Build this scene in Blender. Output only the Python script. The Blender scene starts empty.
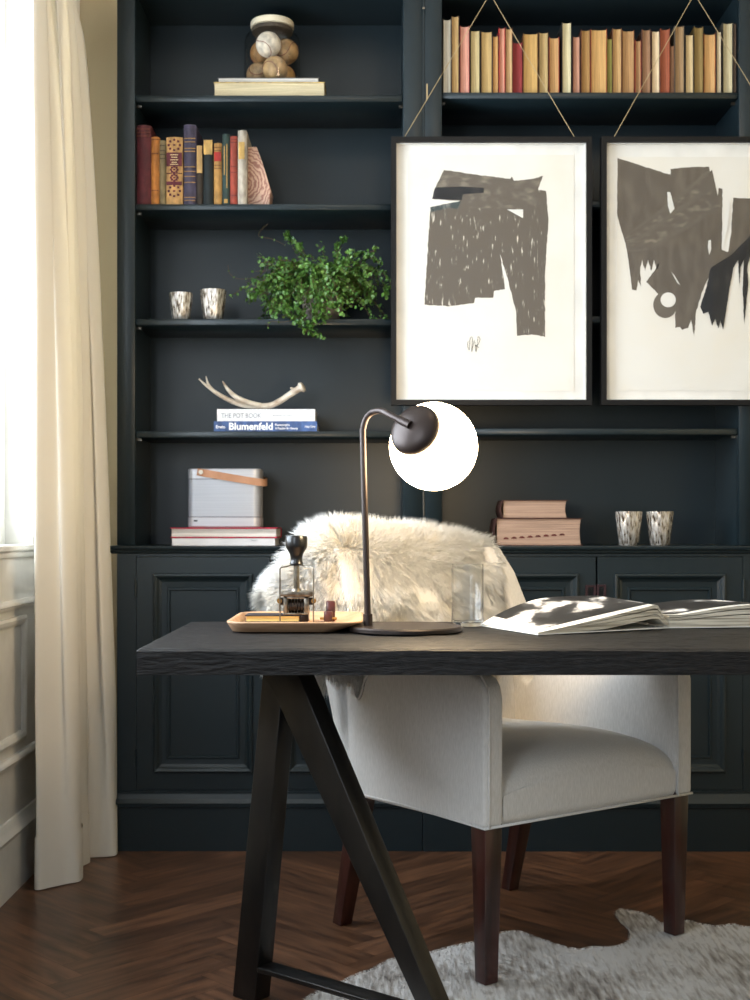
import bpy, math, random
from mathutils import Vector, noise, Matrix
random.seed(7)
C = bpy.context.scene.collection
PI = math.pi
F = 1280.0          # focal length in pixels of the 750x1000 frame
HY = 528.0          # horizon row
HC = 1.0            # eye height

def X(px, Y): return (px - 375.0) * Y / F
def H(py, Y): return HC + (HY - py) * Y / F
def P(px, py, Y): return Vector((X(px, Y), Y, H(py, Y)))

def lin(c):
    def f(v):
        v /= 255.0
        return v / 12.92 if v <= 0.04045 else ((v + 0.055) / 1.055) ** 2.4
    return (f(c[0]), f(c[1]), f(c[2]), 1.0)

# ------------------------------------------------------------------ materials
def nt(name):
    m = bpy.data.materials.new(name); m.use_nodes = True
    t = m.node_tree; t.nodes.clear()
    out = t.nodes.new('ShaderNodeOutputMaterial')
    return m, t, out

def mat(name, c, rough=0.5, metal=0.0, c2=None, scale=(8, 8, 8), contrast=(0.35, 0.65), bump=0.0,
        bscale=None, bdist=0.002, coat=0.0, sheen=0.0, emit=0.0, emit_c=None, trans=0.0, ior=1.45, detail=4, spec=None):
    m, t, out = nt(name)
    b = t.nodes.new('ShaderNodeBsdfPrincipled')
    t.links.new(b.outputs[0], out.inputs[0])
    b.inputs['Base Color'].default_value = lin(c)
    b.inputs['Roughness'].default_value = rough
    b.inputs['Metallic'].default_value = metal
    b.inputs['Coat Weight'].default_value = coat
    b.inputs['Sheen Weight'].default_value = sheen
    b.inputs['Transmission Weight'].default_value = trans
    b.inputs['IOR'].default_value = ior
    if spec is not None: b.inputs['Specular IOR Level'].default_value = spec
    if emit:
        b.inputs['Emission Color'].default_value = lin(emit_c or c)
        b.inputs['Emission Strength'].default_value = emit
    def nz(sc):
        tc = t.nodes.new('ShaderNodeTexCoord'); mp = t.nodes.new('ShaderNodeMapping')
        mp.inputs['Scale'].default_value = sc
        n = t.nodes.new('ShaderNodeTexNoise'); n.inputs['Scale'].default_value = 1.0; n.inputs['Detail'].default_value = detail
        t.links.new(tc.outputs['Object'], mp.inputs[0]); t.links.new(mp.outputs[0], n.inputs['Vector'])
        return n
    if c2 is None and not bump:
        c2 = tuple(max(0, v * 0.93) for v in c)
    if c2 is not None:
        n = nz(scale); r = t.nodes.new('ShaderNodeValToRGB')
        r.color_ramp.elements[0].position = contrast[0]; r.color_ramp.elements[0].color = lin(c)
        r.color_ramp.elements[1].position = contrast[1]; r.color_ramp.elements[1].color = lin(c2)
        t.links.new(n.outputs[0], r.inputs[0]); t.links.new(r.outputs[0], b.inputs['Base Color'])
    if bump:
        n = nz(bscale or scale); bp = t.nodes.new('ShaderNodeBump')
        bp.inputs['Strength'].default_value = bump; bp.inputs['Distance'].default_value = bdist
        t.links.new(n.outputs[0], bp.inputs['Height']); t.links.new(bp.outputs[0], b.inputs['Normal'])
    return m

_mc = {}
def cm(kind, c, **k):
    key = (kind, c)
    if key not in _mc: _mc[key] = mat('%s_%d_%d_%d' % ((kind,) + c), c, **k)
    return _mc[key]
def cloth_cover(c): return cm('cover', c, rough=0.7, c2=tuple(int(v * 0.72) for v in c), scale=(60, 60, 25), bump=0.3, bscale=(500, 500, 500), bdist=0.0004)
def pages(c, axis='x'):
    g_ = (c[0] + c[1] + c[2]) / 3; c = tuple(int((v * 0.85 + g_ * 0.15) * 0.95) for v in c)
    s = (900, 6, 9) if axis == 'x' else (7, 7, 900)
    return cm('pages_' + axis, c, rough=0.85, c2=tuple(int(v * 0.80) for v in c), scale=s, contrast=(0.4, 0.62), bump=0.4, bdist=0.0005)

NAVY = mat('navy_paint', (24, 36, 41), rough=0.38, c2=(21, 33, 38), scale=(3, 3, 3), bump=0.05, bscale=(60, 60, 60), bdist=0.001)
WHITE = mat('white_paint', (226, 224, 218), rough=0.4)
CREAMWALL = mat('cream_wall', (226, 206, 166), rough=0.8, bump=0.05, bscale=(90, 90, 90))
CEIL = mat('ceiling_white', (235, 232, 225), rough=0.9)
STEEL = mat('blackened_steel', (52, 50, 48), rough=0.36, metal=0.75, c2=(38, 38, 39), scale=(14, 14, 5), bump=0.08, bscale=(60, 60, 12))
CHAR = mat('charred_oak', (9, 9, 11), rough=0.55, c2=(32, 30, 30), scale=(45, 190, 110), contrast=(0.48, 0.76), bump=0.9, bscale=(30, 200, 170), bdist=0.005, detail=10, spec=0.4)
FABRIC = mat('linen_fabric', (216, 213, 209), rough=0.85, c2=(198, 195, 190), scale=(420, 420, 60), contrast=(0.3, 0.7), bump=0.35, bscale=(600, 600, 250), bdist=0.0006, sheen=0.25)
MAHOG = mat('mahogany', (62, 29, 24), rough=0.3, c2=(36, 17, 15), scale=(40, 40, 4), bump=0.1, coat=0.3)
BRONZE = mat('bronze_metal', (54, 45, 42), rough=0.38, metal=0.55, c2=(50, 42, 39), scale=(3, 3, 3))
TRAYWOOD = mat('oak_tray', (196, 160, 128), rough=0.5, c2=(170, 132, 100), scale=(8, 60, 60), bump=0.1)
BLACKGLOSS = mat('black_lacquer', (12, 12, 13), rough=0.28, coat=0.2, c2=(14, 14, 15))
NICKEL = mat('aged_nickel', (150, 144, 132), rough=0.3, metal=0.95, c2=(95, 86, 74), scale=(60, 60, 60))
DARKMETAL = mat('dark_metal', (60, 50, 42), rough=0.35, metal=0.8, c2=(34, 28, 26), scale=(60, 60, 60))
BRASS = mat('brass', (196, 160, 96), rough=0.32, metal=0.9, c2=(160, 122, 70), scale=(40, 40, 40))
BLACKFRAME = mat('black_frame', (12, 12, 13), rough=0.5, spec=0.3)
CONCRETE = mat('concrete', (150, 142, 136), rough=0.85, c2=(108, 100, 94), scale=(22, 22, 22), bump=0.3, bscale=(80, 80, 80))
SOIL = mat('soil', (38, 28, 20), rough=0.95, c2=(20, 15, 11), scale=(90, 90, 90), bump=0.6)
LEAF = mat('leaf_green', (46, 84, 36), rough=0.4, c2=(96, 134, 58), scale=(45, 45, 45), contrast=(0.35, 0.7))
STEM = mat('stem_brown', (84, 66, 44), rough=0.7)
ALU = mat('brushed_aluminium', (190, 192, 198), rough=0.38, metal=0.35, c2=(180, 183, 190), scale=(3, 3, 300))
LEATHER = mat('tan_leather', (190, 142, 110), rough=0.5, c2=(172, 124, 92), scale=(20, 20, 20))
BONE = mat('antler_bone', (212, 204, 190), rough=0.5, c2=(150, 122, 96), scale=(16, 30, 30), contrast=(0.42, 0.7), bump=0.3, bscale=(70, 120, 120))
TWINE = mat('picture_cord', (170, 150, 112), rough=0.8)
RED = mat('red_cloth', (186, 28, 62), rough=0.5)

def glassy(name, tint=(1, 1, 1), ior=1.5, edge=None):
    m, t, out = nt(name)
    tr = t.nodes.new('ShaderNodeBsdfTransparent'); tr.inputs[0].default_value = tint + (1,)
    if edge:
        lw = t.nodes.new('ShaderNodeLayerWeight'); lw.inputs[0].default_value = 0.35
        cr = t.nodes.new('ShaderNodeValToRGB'); cr.color_ramp.elements[0].position = 0.55; cr.color_ramp.elements[0].color = tint + (1,)
        cr.color_ramp.elements[1].position = 1.0; cr.color_ramp.elements[1].color = edge + (1,)
        t.links.new(lw.outputs['Facing'], cr.inputs[0]); t.links.new(cr.outputs[0], tr.inputs[0])
    gl = t.nodes.new('ShaderNodeBsdfGlossy'); gl.inputs['Roughness'].default_value = 0.02
    fr = t.nodes.new('ShaderNodeFresnel'); ge = t.nodes.new('ShaderNodeNewGeometry'); mr = t.nodes.new('ShaderNodeMapRange')
    mr.inputs['To Min'].default_value = ior; mr.inputs['To Max'].default_value = 1 / ior
    t.links.new(ge.outputs['Backfacing'], mr.inputs['Value']); t.links.new(mr.outputs[0], fr.inputs[0])
    mx = t.nodes.new('ShaderNodeMixShader')
    t.links.new(fr.outputs[0], mx.inputs[0]); t.links.new(tr.outputs[0], mx.inputs[1]); t.links.new(gl.outputs[0], mx.inputs[2])
    t.links.new(mx.outputs[0], out.inputs[0])
    return m
GLASS_THIN = glassy('thin_glass')
GLASS_PIC = glassy('museum_glass', ior=1.22)
GLASS_JAR = glassy('jar_glass', (0.97, 0.965, 0.95), edge=(0.62, 0.58, 0.50))
GLASS_SOLID = mat('solid_glass', (250, 252, 252), rough=0.0, trans=1.0, ior=1.48, c2=(248, 251, 251))

GLASS_TUMBLER = glassy('tumbler_glass', (0.95, 0.96, 0.97), edge=(0.30, 0.36, 0.42))
def mercury():
    m, t, out = nt('mercury_glass')
    b = t.nodes.new('ShaderNodeBsdfPrincipled'); t.links.new(b.outputs[0], out.inputs[0])
    tc = t.nodes.new('ShaderNodeTexCoord'); mp = t.nodes.new('ShaderNodeMapping'); mp.inputs['Scale'].default_value = (170, 170, 42)
    v = t.nodes.new('ShaderNodeTexNoise'); v.inputs['Scale'].default_value = 1; v.inputs['Detail'].default_value = 5
    t.links.new(tc.outputs['Object'], mp.inputs[0]); t.links.new(mp.outputs[0], v.inputs['Vector'])
    r = t.nodes.new('ShaderNodeValToRGB')
    e = r.color_ramp.elements
    e[0].position = 0.34; e[0].color = lin((70, 58, 46)); e[1].position = 0.62; e[1].color = lin((238, 236, 232))
    k = e.new(0.44); k.color = lin((176, 166, 152))
    t.links.new(v.outputs[0], r.inputs[0]); t.links.new(r.outputs[0], b.inputs['Base Color'])
    b.inputs['Metallic'].default_value = 0.7; b.inputs['Roughness'].default_value = 0.2
    bp = t.nodes.new('ShaderNodeBump'); bp.inputs['Strength'].default_value = 0.9; bp.inputs['Distance'].default_value = 0.004
    t.links.new(v.outputs[0], bp.inputs['Height']); t.links.new(bp.outputs[0], b.inputs['Normal'])
    return m
MERC = mercury()

def curtain_mat():
    m, t, out = nt('curtain_linen')
    d = t.nodes.new('ShaderNodeBsdfDiffuse'); d.inputs[0].default_value = lin((238, 233, 222))
    tr = t.nodes.new('ShaderNodeBsdfTranslucent'); tr.inputs[0].default_value = lin((236, 224, 200))
    mx = t.nodes.new('ShaderNodeMixShader'); mx.inputs[0].default_value = 0.22
    t.links.new(d.outputs[0], mx.inputs[1]); t.links.new(tr.outputs[0], mx.inputs[2]); t.links.new(mx.outputs[0], out.inputs[0])
    tc = t.nodes.new('ShaderNodeTexCoord'); n = t.nodes.new('ShaderNodeTexNoise'); n.inputs['Scale'].default_value = 500
    bp = t.nodes.new('ShaderNodeBump'); bp.inputs['Strength'].default_value = 0.15; bp.inputs['Distance'].default_value = 0.0005
    t.links.new(tc.outputs['Object'], n.inputs['Vector']); t.links.new(n.outputs[0], bp.inputs['Height']); t.links.new(bp.outputs[0], d.inputs['Normal'])
    return m
CURTAIN = curtain_mat()

def floor_mat():
    m, t, out = nt('parquet_wood')
    b = t.nodes.new('ShaderNodeBsdfPrincipled'); t.links.new(b.outputs[0], out.inputs[0])
    uv = t.nodes.new('ShaderNodeUVMap'); uv.uv_map = 'grain'
    mp = t.nodes.new('ShaderNodeMapping'); mp.inputs['Scale'].default_value = (5, 40, 1)
    n = t.nodes.new('ShaderNodeTexNoise'); n.inputs['Scale'].default_value = 1; n.inputs['Detail'].default_value = 6
    t.links.new(uv.outputs[0], mp.inputs[0]); t.links.new(mp.outputs[0], n.inputs['Vector'])
    r = t.nodes.new('ShaderNodeValToRGB'); e = r.color_ramp.elements
    e[0].position = 0.3; e[0].color = lin((64, 43, 31)); e[1].position = 0.72; e[1].color = lin((128, 90, 64))
    t.links.new(n.outputs[0], r.inputs[0])
    at = t.nodes.new('ShaderNodeAttribute'); at.attribute_name = 'tone'
    mu = t.nodes.new('ShaderNodeMixRGB'); mu.blend_type = 'MULTIPLY'; mu.inputs[0].default_value = 1
    t.links.new(r.outputs[0], mu.inputs[1]); t.links.new(at.outputs['Color'], mu.inputs[2]); t.links.new(mu.outputs[0], b.inputs['Base Color'])
    b.inputs['Roughness'].default_value = 0.34
    bp = t.nodes.new('ShaderNodeBump'); bp.inputs['Strength'].default_value = 0.15; bp.inputs['Distance'].default_value = 0.001
    t.links.new(n.outputs[0], bp.inputs['Height']); t.links.new(bp.outputs[0], b.inputs['Normal'])
    return m

def paint_mat(name, c, hole_c, thr=(0.60, 0.66), sc=(60, 60, 14)):
    return mat(name, c, rough=0.8, c2=hole_c, scale=sc, contrast=thr, detail=6)

# ------------------------------------------------------------------ mesh helpers
class MB:
    def __init__(s): s.v = []; s.f = []
    def add(s, vs, fs):
        o = len(s.v); s.v += [tuple(p) for p in vs]; s.f += [tuple(i + o for i in f) for f in fs]
    def box(s, x0, x1, y0, y1, z0, z1):
        s.add([(x0, y0, z0), (x1, y0, z0), (x1, y1, z0), (x0, y1, z0), (x0, y0, z1), (x1, y0, z1), (x1, y1, z1), (x0, y1, z1)],
              [(0, 3, 2, 1), (4, 5, 6, 7), (0, 1, 5, 4), (1, 2, 6, 5), (2, 3, 7, 6), (3, 0, 4, 7)])
        return s
    def rings(s, rings, close=True, cap0=True, cap1=True, flip=False):
        n = len(rings[0]); vs = [p for r in rings for p in r]; fs = []
        for i in range(len(rings) - 1):
            for j in range(n if close else n - 1):
                k = (j + 1) % n
                f = (i * n + j, i * n + k, (i + 1) * n + k, (i + 1) * n + j)
                fs.append(f[::-1] if flip else f)
        if cap0: fs.append(tuple(range(n))[::-1])
        if cap1: fs.append(tuple((len(rings) - 1) * n + j for j in range(n)))
        s.add(vs, fs); return s
    def tube(s, pts, r, n=8, caps=True):
        pts = [Vector(p) for p in pts]
        rs = r if isinstance(r, (list, tuple)) else [r] * len(pts)
        rings = []; up = None
        for i, p in enumerate(pts):
            a = pts[max(i - 1, 0)]; b = pts[min(i + 1, len(pts) - 1)]
            d = (b - a).normalized() if (b - a).length > 1e-9 else Vector((0, 0, 1))
            if up is None:
                up = Vector((0, 0, 1)) if abs(d.z) < 0.9 else Vector((1, 0, 0))
                up = (up - d * up.dot(d)).normalized()
            else:
                up = up - d * up.dot(d)
                up = up.normalized() if up.length > 1e-6 else d.orthogonal().normalized()
            w = d.cross(up)
            rings.append([p + (up * math.cos(2 * PI * k / n) + w * math.sin(2 * PI * k / n)) * rs[i] for k in range(n)])
        s.rings(rings, True, caps, caps); return s
    def lathe(s, prof, cx, cy, n=32, cap0=True, cap1=True):
        rings = [[(cx + r * math.cos(2 * PI * k / n), cy + r * math.sin(2 * PI * k / n), z) for k in range(n)] for r, z in prof]
        s.rings(rings, True, cap0, cap1); return s
    def prism(s, poly, fa, fb):
        a = [fa(*p) for p in poly]; b = [fb(*p) for p in poly]
        return s.rings([a, b])
    def sphere(s, c, r, n=24, m=16):
        rings = []
        for i in range(1, m):
            th = PI * i / m
            rings.append([(c[0] + r * math.sin(th) * math.cos(2 * PI * k / n), c[1] + r * math.sin(th) * math.sin(2 * PI * k / n), c[2] - r * math.cos(th)) for k in range(n)])
        return s.rings(rings)
    def build(s, name, m, parent=None, smooth=False, bevel=0, seg=2, origin=None, recalc=True, sharp=0.6):
        vs = s.v
        if parent is None:
            if origin is None:
                xs = [p[0] for p in vs]; ys = [p[1] for p in vs]; zs = [p[2] for p in vs]
                origin = ((min(xs) + max(xs)) / 2, (min(ys) + max(ys)) / 2, min(zs))
            off = Vector(origin)
        else:
            off = Vector((0, 0, 0)); q = parent
            while q: off += q.location; q = q.parent
        me = bpy.data.meshes.new(name)
        me.from_pydata([(p[0] - off[0], p[1] - off[1], p[2] - off[2]) for p in vs], [], s.f)
        if recalc:
            import bmesh
            bm = bmesh.new(); bm.from_mesh(me); bmesh.ops.recalc_face_normals(bm, faces=bm.faces); bm.to_mesh(me); bm.free()
        me.materials.append(m)
        o = bpy.data.objects.new(name, me); C.objects.link(o)
        if parent is not None: o.parent = parent
        else: o.location = off
        if smooth:
            me.polygons.foreach_set('use_smooth', [True] * len(me.polygons))
            try: me.set_sharp_from_angle(angle=sharp)
            except Exception: pass
        if bevel:
            b = o.modifiers.new('bevel', 'BEVEL'); b.width = bevel; b.segments = seg; b.limit_method = 'ANGLE'; b.angle_limit = 0.6
            me.polygons.foreach_set('use_smooth', [True] * len(me.polygons))
        return o

def tag(o, label, cat, group=None):
    o['label'] = label; o['category'] = cat
    if group: o['group'] = group
    return o
def thing(name, label, cat, loc, group=None):
    o = bpy.data.objects.new(name, None); C.objects.link(o); o.location = loc
    o.empty_display_size = 0.05
    return tag(o, label, cat, group)
def struct(mb, name, m, **k):
    o = mb.build(name, m, **k); o['kind'] = 'structure'; return o

def spline(pts, n=8):
    pts = [Vector(p) for p in pts]; out = []
    for i in range(len(pts) - 1):
        p0 = pts[max(i - 1, 0)]; p1 = pts[i]; p2 = pts[i + 1]; p3 = pts[min(i + 2, len(pts) - 1)]
        for k in range(n):
            t = k / n
            out.append(0.5 * ((2 * p1) + (p2 - p0) * t + (2 * p0 - 5 * p1 + 4 * p2 - p3) * t * t + (3 * p1 - p0 - 3 * p2 + p3) * t ** 3))
    out.append(pts[-1]); return out

def text_part(body, name, m, parent, x0, x1, z0, z1, Y, bold=0.0, extrude=0.0002, serif=0):
    """raised lettering facing -Y, fitted into x0..x1, z0..z1"""
    cu = bpy.data.curves.new('t', 'FONT'); cu.body = body; cu.size = 1; cu.offset = bold; cu.resolution_u = 3
    ob = bpy.data.objects.new('t', cu); C.objects.link(ob)
    dg = bpy.context.evaluated_depsgraph_get()
    me = bpy.data.meshes.new_from_object(ob.evaluated_get(dg))
    vs = [v.co.copy() for v in me.vertices]; fs = [tuple(p.vertices) for p in me.polygons]
    bpy.data.objects.remove(ob); bpy.data.curves.remove(cu); bpy.data.meshes.remove(me)
    ax = min(v.x for v in vs); bx = max(v.x for v in vs); az = min(v.y for v in vs); bz = max(v.y for v in vs)
    mb = MB()
    mb.add([(x0 + (v.x - ax) / (bx - ax) * (x1 - x0), Y, z0 + (v.y - az) / (bz - az) * (z1 - z0)) for v in vs], fs)
    return mb.build(name, m, parent, recalc=False)

# ------------------------------------------------------------------ books
def book(label, cover_m, page_m, O, t, a, d, T, A, D, spine_front=True, cat='book', group=None, round_=0.25, c=0.0022, lip=0.003, name='book'):
    """O corner; t thickness dir, a height dir, d depth dir (away from viewer). spine at d=0 if spine_front else at d=D."""
    O = Vector(O); t = Vector(t); a = Vector(a); d = Vector(d)
    ctr = O + t * T / 2 + d * D / 2
    zmin = min(O.z, (O + t * T).z, (O + a * A).z)
    ctr = O + t * T / 2 + d * D / 2 + a * A / 2
    root = thing(name, label, cat, (ctr.x, ctr.y, zmin), group)
    def q(tt, dd, aa):
        if not spine_front: dd = D - dd
        return O + t * tt + d * dd + a * aa
    N = 8; bulge = min(T * round_, 0.008)
    outer = [(0, D)] + [(T * k / N, bulge - bulge * math.sin(PI * k / N)) for k in range(N + 1)] + [(T, D)]
    inner = [(c, D)] + [(c + (T - 2 * c) * k / N, bulge - bulge * math.sin(PI * k / N) + c) for k in range(N + 1)] + [(T - c, D)]
    mb = MB(); n = len(outer)
    vs = []
    for aa in (0, A):
        vs += [q(p[0], p[1], aa) for p in outer] + [q(p[0], p[1], aa) for p in inner]
    fs = []
    for i in range(n - 1):
        fs.append((i, i + 1, 2 * n + i + 1, 2 * n + i)); fs.append((n + i, n + i + 1, 3 * n + i + 1, 3 * n + i))
        fs.append((i, i + 1, n + i + 1, n + i)); fs.append((2 * n + i, 2 * n + i + 1, 3 * n + i + 1, 3 * n + i))
    fs.append((0, n, 3 * n, 2 * n)); fs.append((n - 1, 2 * n - 1, 4 * n - 1, 3 * n - 1))
    mb.add(vs, fs); mb.build('cover', cover_m, root)
    pr = [(c + 1e-4, bulge + c)] + [(T - c - 1e-4, bulge + c)]
    fore = [(T - c - 1e-4 - (T - 2 * c - 2e-4) * k / 6, D - lip - min(T * 0.12, 0.004) * math.sin(PI * k / 6)) for k in range(7)]
    pr = pr + fore
    mb = MB(); mb.rings([[q(p[0], p[1], lip) for p in pr], [q(p[0], p[1], A - lip) for p in pr]])
    mb.build('pages', page_m, root)
    return root

def plate(mb, x0, x1, z0, z1, Y, th=0.0004):
    mb.box(x0, x1, Y - th, Y, z0, z1)

# ------------------------------------------------------------------ ROOM SHELL
def build_floor():
    m = floor_mat()
    L, W = 0.46, 0.092
    vs = []; fs = []; uvs = []; tones = []
    rng = random.Random(3)
    ca = math.cos(PI / 4); sa = math.sin(PI / 4)
    def plank(u0, v0, du, dv):
        g = 0.0007
        cs = [(u0 + g, v0 + g), (u0 + du - g, v0 + g), (u0 + du - g, v0 + dv - g), (u0 + g, v0 + dv - g)]
        w = [((u * ca - v * sa), (u * sa + v * ca)) for u, v in cs]
        cx = sum(p[0] for p in w) / 4; cy = sum(p[1] for p in w) / 4
        if not (-1.3 < cx < 2.6 and -0.2 < cy < 4.6): return
        o = len(vs)
        for p in w: vs.append((p[0], p[1], 0.0))
        fs.append((o, o + 1, o + 2, o + 3))
        ou, ov = rng.random() * 50, rng.random() * 50
        if du > dv: uvs.extend([(ou, ov), (ou + du, ov), (ou + du, ov + dv), (ou, ov + dv)])
        else: uvs.extend([(ou, ov), (ou, ov + du), (ou + dv, ov + du), (ou + dv, ov)])
        tones.append(rng.uniform(0.55, 1.05))
    K = int(L / W + 0.5)
    for i in range(-60, 80):
        for j in range(-14, 16):
            # herringbone tiling: steps of W along the diagonal, period 2L
            bx = i * W + j * L; by = i * W - j * L
            plank(bx, by, L, W)
            plank(bx + L - W + 0.0, by + W, W, L) if False else plank(bx, by + W, W, L)
    me = bpy.data.meshes.new('floor')
    b = len(vs)
    vs += [(-1.3, -2.0, -0.003), (2.6, -2.0, -0.003), (2.6, 4.6, -0.003), (-1.3, 4.6, -0.003)]
    fs.append((b, b + 1, b + 2, b + 3)); uvs += [(0, 0), (.1, 0), (.1, .1), (0, .1)]; tones.append(0.2)
    me.from_pydata(vs, [], fs)
    u = me.uv_layers.new(name='grain'); u.data.foreach_set('uv', [c for p in uvs for c in p])
    a = me.color_attributes.new(name='tone', type='FLOAT_COLOR', domain='CORNER')
    cols = []
    for tn in tones:
        for _ in range(4): cols += [tn, tn * (0.97), tn * 0.95, 1]
    a.data.foreach_set('color', cols)
    me.materials.append(m)
    o = bpy.data.objects.new('floor', me); C.objects.link(o); o['kind'] = 'structure'
build_floor()

XL = -1.005; YB = 4.27; ZC = 3.0; YR = -1.2; XR = 2.4
mb = MB(); mb.box(XL - 0.2, XR + 0.2, YB, YB + 0.1, 0, ZC); struct(mb, 'wall_back', CREAMWALL)
mb = MB(); mb.box(XR, XR + 0.1, YR, YB, 0, ZC); struct(mb, 'wall_right', CREAMWALL)
mb = MB(); mb.box(XL - 0.2, XR + 0.1, YR, YB + 0.1, ZC, ZC + 0.1); struct(mb, 'ceiling', CEIL)
# left wall with two window openings, the near one unseen and added for fill light (0.94 .. 2.72)
W0, W1 = 0.935, 2.72
ops = [(0.2, 1.7), (2.25, 3.76)]
mb = MB()
mb.box(XL - 0.2, XL, YR, YB, 0, W0); mb.box(XL - 0.2, XL, YR, YB, W1, ZC)
mb.box(XL - 0.2, XL, YR, ops[0][0], W0, W1); mb.box(XL - 0.2, XL, ops[0][1], ops[1][0], W0, W1); mb.box(XL - 0.2, XL, ops[1][1], YB, W0, W1)
struct(mb, 'wall_left', WHITE)
for i, (a, b) in enumerate(ops):
    xf = XL - 0.082
    w = thing('window_%d' % (i + 1), '', 'window', (xf, (a + b) / 2, W0)); w['kind'] = 'structure'; del w['label']; del w['category']
    mb = MB(); fr = 0.05
    mb.box(xf - 0.05, xf, a + .002, b - .002, W0 + .002, W0 + 0.095); mb.box(xf - 0.05, xf, a + .002, b - .002, W1 - 0.06, W1 - .002)
    mb.box(xf - 0.05, xf, a + .002, a + fr, W0 + 0.095, W1 - 0.06); mb.box(xf - 0.05, xf, b - fr, b - .002, W0 + 0.095, W1 - 0.06)
    mid = (a + b) / 2; mb.box(xf - 0.05, xf, mid - 0.03, mid + 0.03, W0 + 0.095, W1 - 0.06)
    mb.build('window_frame', WHITE, w)
    mb = MB()
    z = H(419, 3.73); 
    while z < W1 - 0.08:
        mb.box(xf - 0.03, xf - 0.012, a + fr, b - fr, z - 0.008, z + 0.008); z += 0.31
    for k in (1, 2):
        for s in (a + fr, mid + 0.03):
            yy = s + k * ((mid - 0.03) - (a + fr)) / 3; mb.box(xf - 0.03, xf - 0.012, yy - 0.006, yy + 0.006, W0 + 0.095, W1 - 0.06)
    mb.build('glazing_bar', STEEL, w)
    mb = MB(); mb.box(xf - 0.024, xf - 0.020, a + fr, b - fr, W0 + 0.095, W1 - 0.06); mb.build('window_pane', GLASS_THIN, w)
    mb = MB(); zs = H(553, 3.6); mb.box(xf, XL + 0.022, a - 0.03, b + 0.03, W0 - 0.0, W0 + 0.018); mb.box(XL, XL + 0.012, a - 0.02, b + 0.02, W0 - 0.018, W0)
    mb.build('window_sill', WHITE, w, bevel=0.004)

# left wall mouldings: dado rail, base cap, panel frames (all real relief on the left wall)
def rail(name, z0, z1, out, y0=YR, y1=3.98):
    mb = MB(); zm = (z0 + z1) / 2
    prof = [(0, z0), (out * 0.5, z0), (out * 0.6, z0 + (z1 - z0) * 0.25), (out, zm), (out * 0.9, z1 - (z1 - z0) * 0.25), (out * 0.55, z1), (0, z1)]
    mb.rings([[(XL + p[0], y, p[1]) for p in prof] for y in (y0, y1)])
    return mb
struct(rail('trim_1', 0.775, 0.800, 0.022), 'trim_1', WHITE)
struct(rail('trim_3', 0.345, 0.372, 0.020), 'trim_3', WHITE)
mb = MB(); mb.box(XL, XL + 0.018, YR, YB, 0, 0.15)
prof = [(0, 0.15), (0.018, 0.15), (0.024, 0.163), (0.016, 0.18), (0.008, 0.20), (0, 0.20)]
mb.rings([[(XL + p[0], y, p[1]) for p in prof] for y in (YR, YB)])
struct(mb, 'baseboard_left', WHITE)
def ring_loft(mb, fn, u0, u1, w0, w1, steps, cap=True):
    """rectangles at (inset, depth); fn(u,w,depth)->point"""
    rs = []
    for i, dd in steps:
        rs.append([fn(u0 + i, w0 + i, dd), fn(u1 - i, w0 + i, dd), fn(u1 - i, w1 - i, dd), fn(u0 + i, w1 - i, dd)])
    mb.rings(rs, True, False, cap)
mb = MB()
for (y0, y1) in ((2.55, H(0, 0) * 0 + 3.66), (1.35, 2.43), (0.15, 1.23)):
    ring_loft(mb, lambda u, w, d: (XL + d, u, w), y0, y1, 0.402, 0.752,
              [(0, 0), (0, 0.010), (0.008, 0.013), (0.018, 0.010), (0.026, 0.004), (0.026, 0.0)], cap=False)
struct(mb, 'trim_2', WHITE)

# ------------------------------------------------------------------ BOOKCASE
YF = 3.975           # face of the joinery
YI = 4.25            # back panel
def S(px): return X(px, YF)
shelf_y = [(95.5, 102), (204.2, 210), (319, 325.3), (431.3, 437.6)]
shelf_r = [(92.6, 98.8), (201.2, 207.4), (316.4, 322.6), (428.6, 434.8)]
ZCT = H(545.8, YF)     # counter top
ZTOP = 2.668
def bookcase(name, label, xs0, x_open0, x_open1, xs1, shelf_y):
    cx = (xs0 + xs1) / 2
    r = thing(name, label, 'bookcase', (cx, YF, ZCT))
    mb = MB()
    mb.box(xs0, x_open0, YF, YF + 0.022, ZCT + .001, ZTOP + 0.09)
    mb.box(x_open1, xs1, YF, YF + 0.022, ZCT + .001, ZTOP + 0.09)
    mb.box(x_open0, x_open1, YF, YF + 0.022, ZTOP, ZTOP + 0.09)
    mb.build('face_frame', NAVY, r, bevel=0.0015, seg=1)
    mb = MB(); mb.box(xs0 + .002, x_open0, YF + 0.022, YI, ZCT + .001, ZTOP + 0.08); mb.build('side_panel', NAVY, r)
    mb = MB(); mb.box(x_open1, xs1 - .002, YF + 0.022, YI, ZCT + .001, ZTOP + 0.08); mb.build('side_panel', NAVY, r)
    mb = MB(); mb.box(x_open0 - .01, x_open1 + .01, YI, YI + 0.012, ZCT + .001, ZTOP + 0.08); mb.build('back_panel', NAVY, r)
    mb = MB(); mb.box(x_open0, x_open1, YF + 0.022, YI, ZTOP, ZTOP + 0.02); mb.build('top_panel', NAVY, r)
    for (a, b) in shelf_y:
        z1 = H(a, YF + 0.01); z0 = H(b, YF + 0.01)
        mb = MB(); mb.box(x_open0 + .0005, x_open1 - .0005, YF + 0.008, YI, z0, z1); mb.build('shelf', NAVY, r, bevel=0.0015, seg=1)
    # metal shelf pins under each shelf end
    for (a, b) in shelf_y:
        z0 = H(b, YF + 0.01)
        for sx in (x_open0 + 0.006, x_open1 - 0.006):
            mb = MB(); mb.box(sx - 0.006, sx + 0.006, YF + 0.04, YF + 0.05, z0 - 0.008, z0 - 0.0005); mb.build('shelf_pin', NICKEL, r)
    return r
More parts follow.
